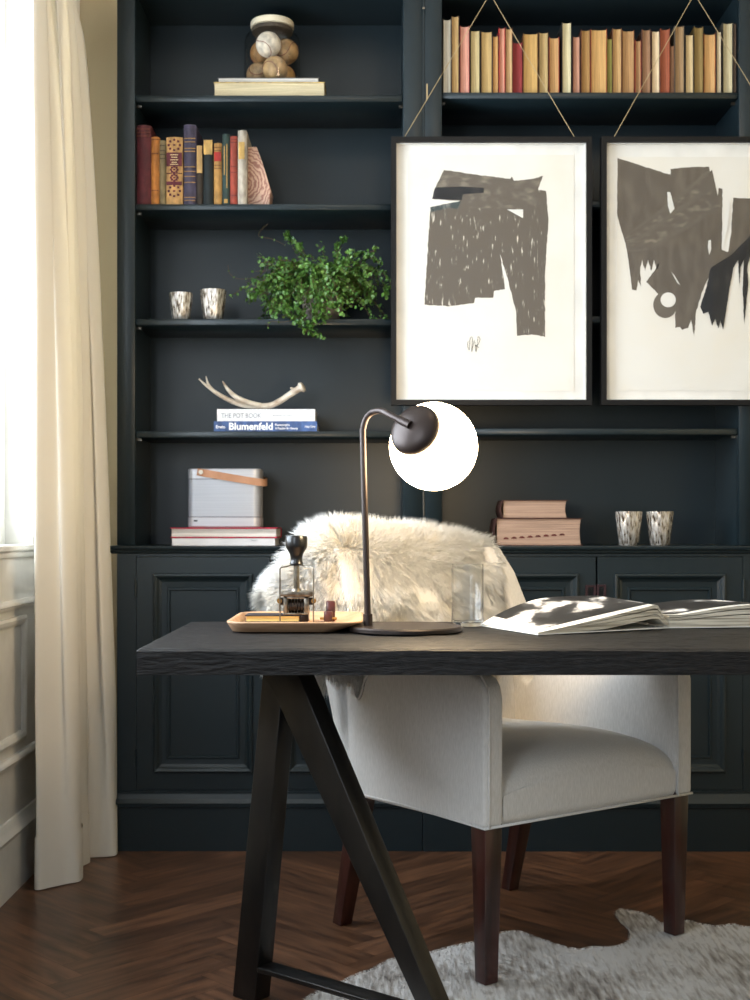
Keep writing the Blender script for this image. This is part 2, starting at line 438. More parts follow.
left_case = bookcase('bookcase', 'navy built-in shelf unit beside the cream curtain holding the trailing plant', S(117), S(135), S(403), S(423), shelf_y)
right_case = bookcase('bookcase', 'navy built-in shelf unit behind the two hanging framed artworks', S(424), S(442), S(739), S(758), shelf_r)
# bead on the joint between the units
mb = MB(); mb.tube([(S(423.5), YF + 0.001, ZCT + .002), (S(423.5), YF + 0.001, ZTOP + 0.085)], 0.0035, 6); mb.build('bead', NAVY, right_case)
mb = MB(); mb.box(S(427) - 0.002, S(427) + 0.002, YF - 0.003, YF, H(100, YF), H(84, YF)); mb.build('hinge', TWINE, right_case)
mb = MB(); mb.lathe([(0.004, 0), (0.004, 0.004)], 0, 0, 10); v = mb.v; mb.v = [(S(423.5) + a, YF - 0.004 - c, H(9, YF) + b) for a, b, c in v]; mb.build('screw_head', NICKEL, left_case)

mb = MB()
prof = [(YF - 0.018, ZCT), (YI + 0.018, ZCT), (YI + 0.018, ZCT - 0.024), (YF - 0.002, ZCT - 0.024), (YF - 0.010, ZCT - 0.021), (YF - 0.012, ZCT - 0.014), (YF - 0.022, ZCT - 0.011), (YF - 0.024, ZCT - 0.004), (YF - 0.022, ZCT - 0.001)]
mb.rings([[(xx, p[0], p[1]) for p in prof] for xx in (S(109), S(760))])
o = mb.build('counter_top', NAVY); tag(o, 'long navy moulded ledge running across the whole joinery above the cupboards', 'counter')

def door(parent, x0, x1, z0, z1, hinge_side):
    mb = MB(); g = 0.0015
    fn = lambda u, w, d: (u, YF + d, w)
    k = (x1 - x0) / 0.4160
    i = [(0, 0.018), (0, 0.0), (0.051, 0.0), (0.053, -0.007), (0.058, -0.009), (0.064, -0.006), (0.070, 0.001), (0.078, 0.0045), (0.094, 0.0055), (0.097, 0.002), (0.102, 0.002), (0.105, 0.009)]
    ring_loft(mb, fn, x0 + g, x1 - g, z0 + g, z1 - g, i)
    d = mb.build('door', NAVY, parent)
    hx = x0 - 0.001 if hinge_side < 0 else x1 + 0.001
    for zz in (z0 + 0.1, z1 - 0.1):
        mb = MB(); mb.tube([(hx, YF - 0.003, zz - 0.028), (hx, YF - 0.003, zz + 0.028)], 0.004, 8); mb.build('hinge', NAVY, d)
    return d
ZD0 = H(790, YF); ZD1 = H(556.5, YF)
def base_cabinet(label, x0, x1, doors, step=0.0):
    r = thing('base_cabinet', label, 'cabinet', ((x0 + x1) / 2, YF, 0))
    mb = MB(); zt = ZCT - 0.0245
    dx0 = doors[0][0]; dx1 = doors[-1][1]
    mb.box(x0, dx0, YF, YF + 0.02, 0, zt); mb.box(dx1, x1, YF, YF + 0.02, 0, zt)
    mb.box(dx0, dx1, YF, YF + 0.02, ZD1, zt); mb.box(dx0, dx1, YF, YF + 0.02, 0, ZD0)
    mb.box(x0 + .001, x0 + 0.02, YF + 0.02, YI, 0, zt); mb.box(x1 - 0.02, x1 - .001, YF + 0.02, YI, 0, zt)
    mb.box(x0 + 0.02, x1 - 0.02, YF + 0.03, YI, 0.1, zt - 0.03)
    mb.build('carcass', NAVY, r)
    ds = [door(r, a, b, ZD0, ZD1, -1 if i % 2 == 0 else 1) for i, (a, b) in enumerate(doors)]
    zp0 = H(807, YF); zp1 = H(791, YF)
    mb = MB()
    pf = [(YF, 0.0005), (YF - 0.016 - step, 0.0005), (YF - 0.016 - step, zp0), (YF - 0.022 - step, zp0 + 0.003), (YF - 0.024 - step, zp0 + 0.016), (YF - 0.014 - step, zp0 + 0.028), (YF - 0.008, zp1 - 0.008), (YF - 0.008, zp1), (YF, zp1)]
    mb.rings([[(xx, p[0], p[1]) for p in pf] for xx in (x0, x1)])
    mb.build('plinth', NAVY, r)
    return r, ds
cab_l, dl = base_cabinet('navy panelled cupboard on the floor beside the cream curtain', S(117), S(422), [(S(136), S(270)), (S(270.8), S(404))])
cab_r, dr = base_cabinet('navy panelled cupboard below the old thick books, behind the chair', S(422.6), S(758), [(S(446), S(596)), (S(597), S(743))], 0.004)
# square ring pull recessed across the two right doors
hx = S(594.5)
mb = MB()
def flat_ring(mb, x0, x1, z0, z1, w, y0, y1):
    mb.box(x0, x1, y0, y1, z1 - w, z1); mb.box(x0, x1, y0, y1, z0, z0 + w); mb.box(x0, x0 + w, y0, y1, z0 + w, z1 - w); mb.box(x1 - w, x1, y0, y1, z0 + w, z1 - w)
PULL = mat('reddish_bronze', (66, 46, 50), rough=0.35, metal=0.4)
flat_ring(mb, S(585.3), S(595.6), H(603, YF), H(585, YF), 0.007, YF - 0.006, YF - 0.0005)
mb.build('handle', PULL, dr[0])
mb = MB(); flat_ring(mb, S(596.6), S(605.8), H(603, YF), H(584.5, YF), 0.007, YF - 0.006, YF - 0.0005); mb.build('handle', PULL, dr[1])
mb = MB(); mb.box(S(587.8), S(594.5), YF - 0.002, YF - 0.0005, H(601, YF), H(589, YF)); mb.build('latch_plate', BLACKGLOSS, dr[0])
mb = MB(); mb.box(S(597.4), S(602.5), YF - 0.002, YF - 0.0005, H(601, YF), H(589, YF)); mb.build('latch_plate', BLACKGLOSS, dr[1])

# ------------------------------------------------------------------ CURTAIN
def curtain():
    r = thing('curtain', 'cream full length curtain hanging to the floor beside the window', 'curtain', (-0.88, 3.7, 0))
    def w(px, Y): return (X(px, Y), Y)
    bot = [w(38, 3.60), w(36.2, 3.53), w(50, 3.555), w(66, 3.59), w(79.5, 3.62), w(81, 3.70), w(79, 3.76), w(84, 3.79), w(88.5, 3.82), w(87, 3.87), w(96, 3.88), w(106, 3.885), w(114.5, 3.90), w(116, 3.94), w(114.5, 3.955), w(117, 3.958)]
    top = [w(36, 3.62), w(35.2, 3.55), w(40, 3.555), w(43, 3.60), w(46, 3.64), w(54, 3.625), w(61, 3.65), w(62.5, 3.72), w(60, 3.76), w(65, 3.77), w(69, 3.80), w(68, 3.86), w(72, 3.87), w(76, 3.89), w(77, 3.93), w(76, 3.95)]
    b2 = spline([(p[0], p[1], 0) for p in bot], 5); t2 = spline([(p[0], p[1], 0) for p in top], 5)
    rings = []
    NZ = 60
    for i in range(NZ + 1):
        z = 0.004 + (2.86 - 0.004) * i / NZ
        y_img = HY - (z - 1) * F / 3.8
        u = min(max(y_img / 862.0, 0.0), 1.0)
        k = u ** 0.55
        row = []
        for j, (a, b) in enumerate(zip(b2, t2)):
            p = b.lerp(a, k)
            wob = 0.006 * noise.noise(Vector((j * 0.15, z * 1.5, 3.1))) + 0.016 * min(z / 0.5, 1) * math.sin(j * 0.62 + 0.35 * z)
            row.append((p.x + wob * 0.4, p.y + wob, z))
        rings.append(row)
    mb = MB(); mb.rings(rings, close=False, cap0=False, cap1=False)
    o = mb.build('fabric', CURTAIN, r, smooth=True, recalc=False, sharp=3.0)
    sm = o.modifiers.new('solid', 'SOLIDIFY'); sm.thickness = 0.0015
    # hem fold: a slightly proud band of doubled cloth
    mb = MB(); n = len(rings[0])
    hem = []
    for z in (0.003, 0.145, 0.147):
        row = []
        for j in range(n):
            a = b2[max(j - 1, 0)]; c = b2[min(j + 1, n - 1)]
            d = Vector((c.x - a.x, c.y - a.y, 0)); nn = Vector((d.y, -d.x, 0)); nn = nn.normalized() if nn.length else Vector((0, -1, 0))
            base = Vector(rings[min(int(z / 2.86 * NZ), NZ)][j])
            row.append((base.x + nn.x * 0.0045, base.y + nn.y * 0.0045, z))
        hem.append(row)
    mb.rings(hem, close=False, cap0=False, cap1=False); mb.build('hem', CURTAIN, r, smooth=True, recalc=False, sharp=3.0)
curtain()

# ------------------------------------------------------------------ DESK
ZD = 0.770
DX0, DX1, DY0, DY1, DT = -0.458, 1.66, 2.453, 3.168, 0.052
def desk():
    r = thing('desk', 'long charred black wood desk on slanted dark steel legs', 'desk', ((DX0 + DX1) / 2, (DY0 + DY1) / 2, 0))
    nx, ny = 320, 70
    mb = MB(); vs = []; fs = []
    def edge(j, i):
        x = DX0 + (DX1 - DX0) * i / nx; y = DY0 + (DY1 - DY0) * j / ny
        n1 = noise.noise(Vector((x * 7, y * 60, 0.3))) * 0.0016 + noise.noise(Vector((x * 40, y * 120, 1.3))) * 0.0009
        e = min(i / nx * (DX1 - DX0), (1 - i / nx) * (DX1 - DX0), j / ny * (DY1 - DY0), (1 - j / ny) * (DY1 - DY0))
        z = ZD - 0.0018 + n1 - max(0, 0.006 - e) * 0.5 - (0.0015 if (abs(((y - DY0) % 0.187) - 0.0935) > 0.0915) else 0)
        if i == 0: x += 0.002 * noise.noise(Vector((y * 30, 5, 5)))
        if j == 0: y += 0.0015 * noise.noise(Vector((x * 20, 9, 5)))
        return (x, y, min(z, ZD - 0.0002))
    for j in range(ny + 1):
        for i in range(nx + 1): vs.append(edge(j, i))
    for j in range(ny):
        for i in range(nx):
            a = j * (nx + 1) + i; fs.append((a, a + 1, a + nx + 2, a + nx + 1))
    loop = [i for i in range(nx + 1)] + [j * (nx + 1) + nx for j in range(1, ny + 1)] + [ny * (nx + 1) + i for i in range(nx - 1, -1, -1)] + [j * (nx + 1) for j in range(ny - 1, 0, -1)]
    prev = loop
    for kz, ins in ((0.018, -0.001), (0.036, 0.0), (DT, 0.0008)):
        cur = []
        for idx in loop:
            x, y, z = vs[idx]
            cur.append(len(vs)); q = 0.0012 * noise.noise(Vector((x * 9, y * 9, kz * 300)))
            cx = (DX0 + DX1) / 2; cy = (DY0 + DY1) / 2
            vs.append((x - (0.001 + q if x > cx else -0.001 - q) * 0.7, y - (q if y > cy else -q) * 0.7, ZD - kz if kz < DT else ZD - DT))
        n = len(loop)
        for k in range(n): fs.append((prev[k], cur[k], cur[(k + 1) % n], prev[(k + 1) % n]))
        prev = cur
    fs.append(tuple(prev))
    mb.add(vs, fs); mb.build('tabletop', CHAR, r)
    # trestle: plan direction of the frame
    e = Vector((0.78, -0.62, 0)).normalized(); nrm = Vector((e.y, -e.x, 0))   # nrm points toward viewer-left
    if nrm.y > 0: nrm = -nrm
    def solve(px, py, base):
        # point of the frame plane seen at pixel (px,py): base + s*e
        dx = (px - 375) / F
        s = (dx * base.y - base.x) / (e.x - dx * e.y)
        Y = base.y + s * e.y
        return s, H(py, Y)
    base = Vector((-0.232, 2.735, 0))
    t_ = 0.048
    bf = base + nrm * t_
    zt = ZD - DT - 0.001
    def bar(name, a0, a1, b0, b1, z0a, z1a, mir=None):
        pass
    def quad_bar(name, q, th=t_, parent=r, mirror=False, m=STEEL):
        """q: four (s,z) corners in the frame plane's front; extruded back by th"""
        mb = MB(); fr = [bf + e * s + Vector((0, 0, z)) for s, z in q]; bk = [p - nrm * th for p in fr]
        if mirror:
            fr = [Vector((1.2 - p.x, p.y, p.z)) for p in fr]; bk = [Vector((1.2 - p.x, p.y, p.z)) for p in bk]
        mb.rings([fr, bk]); return mb.build(name, m, parent, bevel=0.002)
    def pix(px, py): return solve(px, py, bf)
    def line_to(p, q, z):
        t = (z - p[1]) / (q[1] - p[1]); return (p[0] + (q[0] - p[0]) * t, z)
    LL = (pix(262.5, 674), pix(232, 1000)); LR = (pix(283, 674), pix(254.5, 1000))
    RL = (pix(284, 716), pix(414, 1000)); RR = (pix(298, 674), pix(432, 1000))
    left = [line_to(*LL, 0.001), line_to(*LR, 0.001), line_to(*LR, zt), line_to(*LL, zt)]
    right = [line_to(*RL, 0.0065), line_to(*RR, 0.0065), line_to(*RR, zt), line_to(*RL, zt)]
    for mir in (False, True):
        quad_bar('leg', left, mirror=mir)
        quad_bar('leg', right, mirror=mir)
        zb = 0.078
        a = line_to(*LR, zb); b = line_to(*RL, zb)
        quad_bar('crossbar', [(a[0] - 0.002, zb - 0.011), (b[0] + 0.004, zb - 0.011), (b[0] + 0.004, zb), (a[0] - 0.002, zb)], mirror=mir)
        quad_bar('top_plate', [(left[3][0] - 0.01, zt), (right[2][0] + 0.01, zt), (right[2][0] + 0.01, zt + 0.0008), (left[3][0] - 0.01, zt + 0.0008)], th=0.12, mirror=mir)
desk()

# ------------------------------------------------------------------ RUG
def smoothstep(a, b, x):
    t = min(max((x - a) / (b - a), 0), 1); return t * t * (3 - 2 * t)
def rug():
    px = [(296, 1012), (304, 1000), (320, 991), (346, 980), (360, 973), (373, 969), (389, 960), (399, 958), (410, 961), (420, 957), (432, 952), (446, 948), (462, 944), (478, 941), (490, 937), (500, 933), (511, 931), (522, 932),
          (541, 939), (558, 945), (579, 949), (592, 947), (605, 947), (617, 946), (626, 943), (631, 937), (629, 929), (624, 924), (616, 915), (617, 911), (622, 909), (632, 911), (643, 913), (655, 919), (662, 923), (675, 921), (686, 920), (697, 923), (707, 925), (718, 926), (735, 924), (750, 927)]
    pts = []
    for x, y in px:
        Y = F * (HC - 0.006) / (y - HY); pts.append((X(x, Y), Y, 0))
    pts += [(1.25, 3.12, 0), (1.42, 2.8, 0), (1.38, 2.4, 0), (1.15, 2.05, 0), (0.8, 1.8, 0), (0.35, 1.75, 0), (0.0, 1.95, 0), (-0.16, 2.3, 0)]
    c2 = spline(pts + [pts[0]], 3)[:-1]
    outl = []
    for i, p in enumerate(c2):
        q = 0.004 * noise.noise(Vector((p.x * 45, p.y * 45, 0))); outl.append((p.x + q, p.y + q, 0))
    m, t, out = nt('cowhide')
    b = t.nodes.new('ShaderNodeBsdfPrincipled'); t.links.new(b.outputs[0], out.inputs[0]); b.inputs['Roughness'].default_value = 0.8
    tc = t.nodes.new('ShaderNodeTexCoord')
    def nz(sc, det=5):
        mp = t.nodes.new('ShaderNodeMapping'); mp.inputs['Scale'].default_value = sc; mp.inputs['Rotation'].default_value = (0, 0, 0.5)
        n = t.nodes.new('ShaderNodeTexNoise'); n.inputs['Scale'].default_value = 1; n.inputs['Detail'].default_value = det
        t.links.new(tc.outputs['Object'], mp.inputs[0]); t.links.new(mp.outputs[0], n.inputs['Vector']); return n
    n1 = nz((90, 14, 10)); n2 = nz((3.6, 3.6, 4), 3)
    mm = t.nodes.new('ShaderNodeMath'); mm.operation = 'MULTIPLY_ADD'; mm.inputs[1].default_value = 0.5
    t.links.new(n1.outputs[0], mm.inputs[0])
    m2 = t.nodes.new('ShaderNodeMath'); m2.operation = 'MULTIPLY'; m2.inputs[1].default_value = 0.55
    t.links.new(n2.outputs[0], m2.inputs[0]); t.links.new(m2.outputs[0], mm.inputs[2])
    rr = t.nodes.new('ShaderNodeValToRGB'); e = rr.color_ramp.elements
    e[0].position = 0.485; e[0].color = lin((216, 214, 212)); e[1].position = 0.74; e[1].color = lin((84, 74, 68))
    k = e.new(0.60); k.color = lin((172, 166, 160))
    t.links.new(mm.outputs[0], rr.inputs[0]); t.links.new(rr.outputs[0], b.inputs['Base Color'])
    bp = t.nodes.new('ShaderNodeBump'); bp.inputs['Strength'].default_value = 0.6; bp.inputs['Distance'].default_value = 0.004
    t.links.new(n1.outputs[0], bp.inputs['Height']); t.links.new(bp.outputs[0], b.inputs['Normal'])
    root = thing('cowhide_rug', 'grey and white speckled cowhide rug lying under the desk and chair', 'rug', (0.6, 2.5, 0))
    mb = MB(); mb.rings([[(p[0], p[1], 0.0008) for p in outl], [(p[0], p[1], 0.0045) for p in outl]])
    mb.build('hide', m, root)
    # short flat hair over the hide and along its edge
    rng = random.Random(5); vs = []; fs = []
    import mathutils
    def inside(x, y):
        c = False; n = len(outl); j = n - 1
        for i in range(n):
            xi, yi, _ = outl[i]; xj, yj, _ = outl[j]
            if (yi > y) != (yj > y) and x < (xj - xi) * (y - yi) / (yj - yi) + xi: c = not c
            j = i
        return c
    def hair(x, y, d, L):
        o = len(vs); w = Vector((-d.y, d.x, 0)) * 0.0009; p = Vector((x, y, 0.0042))
        a = p + d * L * 0.5 + Vector((0, 0, 0.003)); b2 = p + d * L + Vector((0, 0, 0.0025))
        vs.extend([p - w, p + w, a + w * 0.8, a - w * 0.8, b2]); fs.extend([(o, o + 1, o + 2, o + 3), (o + 3, o + 2, o + 4)])
    cnt = 0
    while cnt < 16000:
        x = rng.uniform(-0.2, 1.1); y = rng.uniform(2.45, 3.3)
        if not inside(x, y): continue
        cnt += 1
        an = -1.1 + 1.2 * noise.noise(Vector((x * 3, y * 3, 2))) + rng.uniform(-0.35, 0.35)
        hair(x, y, Vector((math.cos(an), math.sin(an), 0)), rng.uniform(0.010, 0.02))
    n = len(outl)
    for i in range(n):
        a = Vector(outl[i]); b_ = Vector(outl[(i + 1) % n]); d = b_ - a
        for k in range(int(d.length / 0.0016)):
            p = a + d * rng.random(); nn = Vector((-d.y, d.x, 0)).normalized()
            if inside(p.x + nn.x * 0.004, p.y + nn.y * 0.004): nn = -nn
            dd = (nn + Vector((rng.uniform(-.7, .7), rng.uniform(-.7, .7), 0))).normalized(); s = p - dd * 0.004
            hair(s.x, s.y, dd, rng.uniform(0.006, 0.013))
    mb = MB(); mb.add(vs, fs); o = mb.build('hair', m, root, recalc=False); o['kind'] = 'stuff'
rug()

# ------------------------------------------------------------------ CHAIR
CF = Vector((0.236, 2.757, 0)); CU = Vector((0.82, 0.572, 0)).normalized(); CV = Vector((-0.572, 0.82, 0)).normalized()
def ch(u, v, h): return CF + CU * u + CV * v + Vector((0, 0, h))
CW = 0.66
def chair():
    r = thing('armchair', 'beige linen upholstered armchair with dark wooden legs behind the desk', 'armchair', ch(CW / 2, 0.28, 0))
    zb = 0.351
    # arms / side panels
    prof = [(0.0, zb), (0.0, 0.630), (0.006, 0.655), (0.022, 0.673), (0.045, 0.680), (0.20, 0.684), (0.36, 0.682), (0.42, 0.668), (0.455, 0.630), (0.472, 0.592), (0.485, 0.578), (0.50, 0.59),
            (0.507, 0.64), (0.515, 0.72), (0.53, 0.80), (0.555, 0.88), (0.59, 0.95), (0.61, 0.945), (0.62, 0.80), (0.60, 0.60), (0.575, 0.45), (0.555, 0.335)]
    def side(u0, u1, taper):
        mb = MB()
        def f(u):
            return [ch(u + (0.0 if taper > 0 else -0.055 * (max(0, v) / 0.5) ** 1.6 - 0.045 * smoothstep(0.5, 0.61, v) * smoothstep(0.6, 0.95, h)), v, h) for v, h in prof]
        mb.rings([f(u0), f(u1)]); return mb.build('arm', FABRIC, r, bevel=0.016, seg=4)
    side(0.0, 0.055, 0.1); side(CW - 0.055, CW, -0.35)
    # back: thick reclined slab with gently bowed top
    rings = []
    nu = 20
    u_lo, u_hi = 0.0, CW - 0.075
    for i in range(nu + 1):
        a = i / nu; u = u_lo + (u_hi - u_lo) * a
        cr = 1 - (2 * a - 1) ** 2
        e = min(a, 1 - a) * (u_hi - u_lo); k = max(0, 1 - e / 0.06) ** 2
        top = 0.935 + 0.035 * cr - 0.03 * k
        bow = 0.02 * cr
        rear = bow * 1.0 - 0.025 * k
        pr = [(0.515 + bow, 0.40), (0.52 + bow, 0.55), (0.535 + bow, 0.70), (0.575 + bow, 0.84), (0.615 + bow, top - 0.035), (0.645 + bow, top - 0.008), (0.675 + bow, top), (0.715 + rear, top - 0.004), (0.742 + rear, top - 0.03),
              (0.742 + rear, 0.86), (0.712 + rear, 0.75), (0.672 + rear, 0.63), (0.615 + rear, 0.48), (0.570 + rear, zb - 0.005), (0.53, zb - 0.005)]
        rings.append([ch(u, v, h) for v, h in pr])
    mb = MB(); mb.rings(rings); mb.build('backrest', FABRIC, r, smooth=True, bevel=0.01, seg=3)
    # seat
    ns, nu = 30, 26; rings = []
    path = [(0.012, zb), (0.004, zb + 0.02), (0.003, 0.41), (0.006, 0.445), (0.018, 0.475), (0.045, 0.495), (0.09, 0.506), (0.18, 0.512), (0.30, 0.508), (0.42, 0.50), (0.528, 0.495), (0.528, zb), (0.27, zb - 0.002)]
    sp = spline([(p[0], p[1], 0) for p in path[:10]], 4); sp = [(p.x, p.y) for p in sp] + path[10:]
    for i in range(nu + 1):
        a = i / nu; u = 0.0562 + (CW - 0.1124) * a
        s = abs(2 * a - 1); drop = 0.030 * s ** 4 + 0.012 * s ** 2
        rings.append([ch(u, v, h - (drop if h > 0.44 else drop * max(0, (h - zb) / 0.093) * 0.6)) for v, h in sp])
    mb = MB(); mb.rings(rings); mb.build('seat', FABRIC, r, smooth=True, bevel=0)
    # piping
    def pipe(pts, rad=0.0032): mb = MB(); mb.tube(pts, rad, 8); mb.build('piping', FABRIC, r, smooth=True, sharp=3)
    pipe([ch(0.002, v, zb + (0 if v < 0.3 else -0.008 * (v - 0.3) / 0.25)) for v in (0.0, 0.1, 0.2, 0.3, 0.4, 0.55)])
    pipe([ch(u, 0.001, zb) for u in (0.0, 0.2, 0.4, CW)])
    fp = [p for p in prof[:8]]
    for uu in (0.012, CW - 0.052):
        pipe(spline([ch(uu, v - 0.001 if i < 3 else v, h + (0.001 if i > 2 else 0)) for i, (v, h) in enumerate(fp)], 4), 0.0026)
    pipe(spline([ch(0.0, v, h) for v, h in prof[7:15]], 4), 0.0026)
    # legs
    def leg(pt_top, pt_bot, w0, w1):
        mb = MB(); rings = []
        for p, w in ((pt_top, w0), (pt_bot, w1)):
            rings.append([p + CU * (sx * w / 2) + CV * (sy * w / 2) for sx, sy in ((-1, -1), (1, -1), (1, 1), (-1, 1))])
        mb.rings(rings); mb.build('leg', MAHOG, r, bevel=0.002)
    leg(ch(0.032, 0.032, zb + 0.02), ch(0.032, 0.032, 0.0065), 0.050, 0.036)
    leg(ch(CW - 0.032, 0.030, zb + 0.02), ch(CW - 0.032, 0.030, 0.0065), 0.050, 0.036)
    leg(ch(0.032, 0.505, zb + 0.01), ch(0.012, 0.575, 0.0005), 0.050, 0.036)
    leg(ch(CW - 0.08, 0.50, zb + 0.01), ch(CW - 0.095, 0.57, 0.0005), 0.050, 0.034)
chair()

# ------------------------------------------------------------------ SHEEPSKIN
def sheepskin():
    m, t, out = nt('fleece')
    b = t.nodes.new('ShaderNodeBsdfPrincipled'); b.inputs['Roughness'].default_value = 0.6
    b.inputs['Sheen Weight'].default_value = 0.2
    tl = t.nodes.new('ShaderNodeBsdfTranslucent'); mxs = t.nodes.new('ShaderNodeMixShader'); mxs.inputs[0].default_value = 0.42
    t.links.new(b.outputs[0], mxs.inputs[1]); t.links.new(tl.outputs[0], mxs.inputs[2]); t.links.new(mxs.outputs[0], out.inputs[0])
    tc = t.nodes.new('ShaderNodeTexCoord'); n = t.nodes.new('ShaderNodeTexNoise'); n.inputs['Scale'].default_value = 5; n.inputs['Detail'].default_value = 3
    rr = t.nodes.new('ShaderNodeValToRGB'); e = rr.color_ramp.elements
    e[0].position = 0.5; e[0].color = lin((251, 250, 247)); e[1].position = 0.85; e[1].color = lin((244, 230, 200))
    t.links.new(tc.outputs['Object'], n.inputs['Vector']); t.links.new(n.outputs[0], rr.inputs[0]); t.links.new(rr.outputs[0], b.inputs['Base Color']); t.links.new(rr.outputs[0], tl.inputs[0])
    root = thing('sheepskin_throw', 'fluffy cream sheepskin draped over the back of the armchair', 'throw', ch(0.22, 0.68, 0.6))
    U0, U1 = -0.115, 0.52
    def prof(a):
        u = U0 + (U1 - U0) * a
        e = max(0, 1 - (u - U0) / 0.17); kl = e ** 1.6     # left end closing
        cr = 0.975 + 0.008 * math.sin(a * 7) - 0.035 * max(0, (a - 0.72) / 0.28) ** 1.5
        pts = [(0.508, 0.64), (0.512, 0.70), (0.530, 0.79), (0.560, 0.87), (0.600, cr - 0.035), (0.635, cr - 0.008), (0.680, cr), (0.735, cr - 0.004), (0.775, cr - 0.035), (0.785, 0.88), (0.775, 0.78), (0.745, 0.68), (0.715, 0.60)]
        c = (0.70, 0.745)
        pts = [(c[0] + (v - c[0]) * (1 - 0.7 * kl), c[1] + (h - c[1]) * (1 - (0.62 if h > c[1] else 0.5) * kl)) for v, h in pts]
        pts = spline([(v, h, 0) for v, h in pts], 4)
        out_ = []
        N = len(pts)
        for i, p in enumerate(pts):
            uu = u
            fr = max(0, 1 - i / (N * 0.42))
            uu -= a * 0.085 * fr
            out_.append(ch(uu, p.x, p.y))
        return out_
    NA = 36
    rows = [prof(i / NA) for i in range(NA + 1)]
    M = len(rows[0])
    # strand placement
    rng = random.Random(11); vs = []; fs = []
    cen = ch(0.23, 0.66, 0.78)
    def surf(a, k):
        fa = a * NA; ia = min(int(fa), NA - 1); ta = fa - ia
        fk = k * (M - 1); ik = min(int(fk), M - 2); tk = fk - ik
        p = (rows[ia][ik] * (1 - ta) + rows[ia + 1][ik] * ta) * (1 - tk) + (rows[ia][ik + 1] * (1 - ta) + rows[ia + 1][ik + 1] * ta) * tk
        du = rows[ia + 1][ik] - rows[ia][ik]; dk = rows[ia][ik + 1] - rows[ia][ik]
        n = du.cross(dk)
        if n.length < 1e-9: n = CV * -1
        n.normalize()
        if n.dot(p - cen) < 0: n = -n
        return p, n
    NS = 72000
    for s_ in range(NS):
        a = rng.random(); k = rng.random() ** 1.2
        if rng.random() < 0.08: a = rng.random() * 0.08
        if rng.random() < 0.02: a = 1 - rng.random() * 0.02
        p, n = surf(a, k)
        N1 = lambda q, f: Vector((noise.noise(q * f), noise.noise(q * f + Vector((7.3, 0, 0))), noise.noise(q * f + Vector((0, 9.1, 0)))))
        cl = N1(p, 13); cl2 = N1(p, 42)
        down = Vector((0, 0, -1))
        out_l = CU * ((a - 0.42) * 1.1)
        top = math.exp(-((k - 0.46) / 0.13) ** 2)
        d = n * (0.42 + 0.5 * top) + down * 0.62 * (1 - top) + out_l * 0.7 + cl * 0.5 + cl2 * 0.24
        d = d + Vector((rng.uniform(-.1, .1), rng.uniform(-.1, .1), rng.uniform(-.1, .1)))
        d.normalize()
        L = rng.uniform(0.04, 0.075)
        w0 = 0.0010
        side = d.cross(n); side = side.normalized() if side.length > 1e-5 else d.orthogonal().normalized()
        o = len(vs); pp = p - n * 0.006; cur = (n * 0.35 + d * 0.65).normalized()
        segs = 4
        th = d.cross(side)
        for q in range(segs):
            w = w0 * (1 - 0.62 * q / segs)
            vs.extend([pp - side * w, pp + side * w, pp + th * w])
            cur = (cur * 0.55 + d * 0.6 + down * 0.10 * q).normalized()
            pp = pp + cur * L / segs
        vs.append(pp)
        for q in range(segs - 1):
            b0 = o + q * 3
            fs.extend([(b0, b0 + 1, b0 + 4, b0 + 3), (b0 + 1, b0 + 2, b0 + 5, b0 + 4), (b0 + 2, b0, b0 + 3, b0 + 5)])
        b0 = o + (segs - 1) * 3; tip = o + segs * 3
        fs.extend([(b0, b0 + 1, tip), (b0 + 1, b0 + 2, tip), (b0 + 2, b0, tip)])
    mb = MB(); mb.rings(rows, close=False, cap0=False, cap1=False)
    o = mb.build('hide', m, root, smooth=True, recalc=False, sharp=3)
    sm = o.modifiers.new('solid', 'SOLIDIFY'); sm.thickness = 0.006; sm.offset = 0
    mb = MB(); mb.add(vs, fs); o = mb.build('wool', m, root, recalc=False); o['kind'] = 'stuff'
    o.data.polygons.foreach_set('use_smooth', [True] * len(o.data.polygons))
sheepskin()

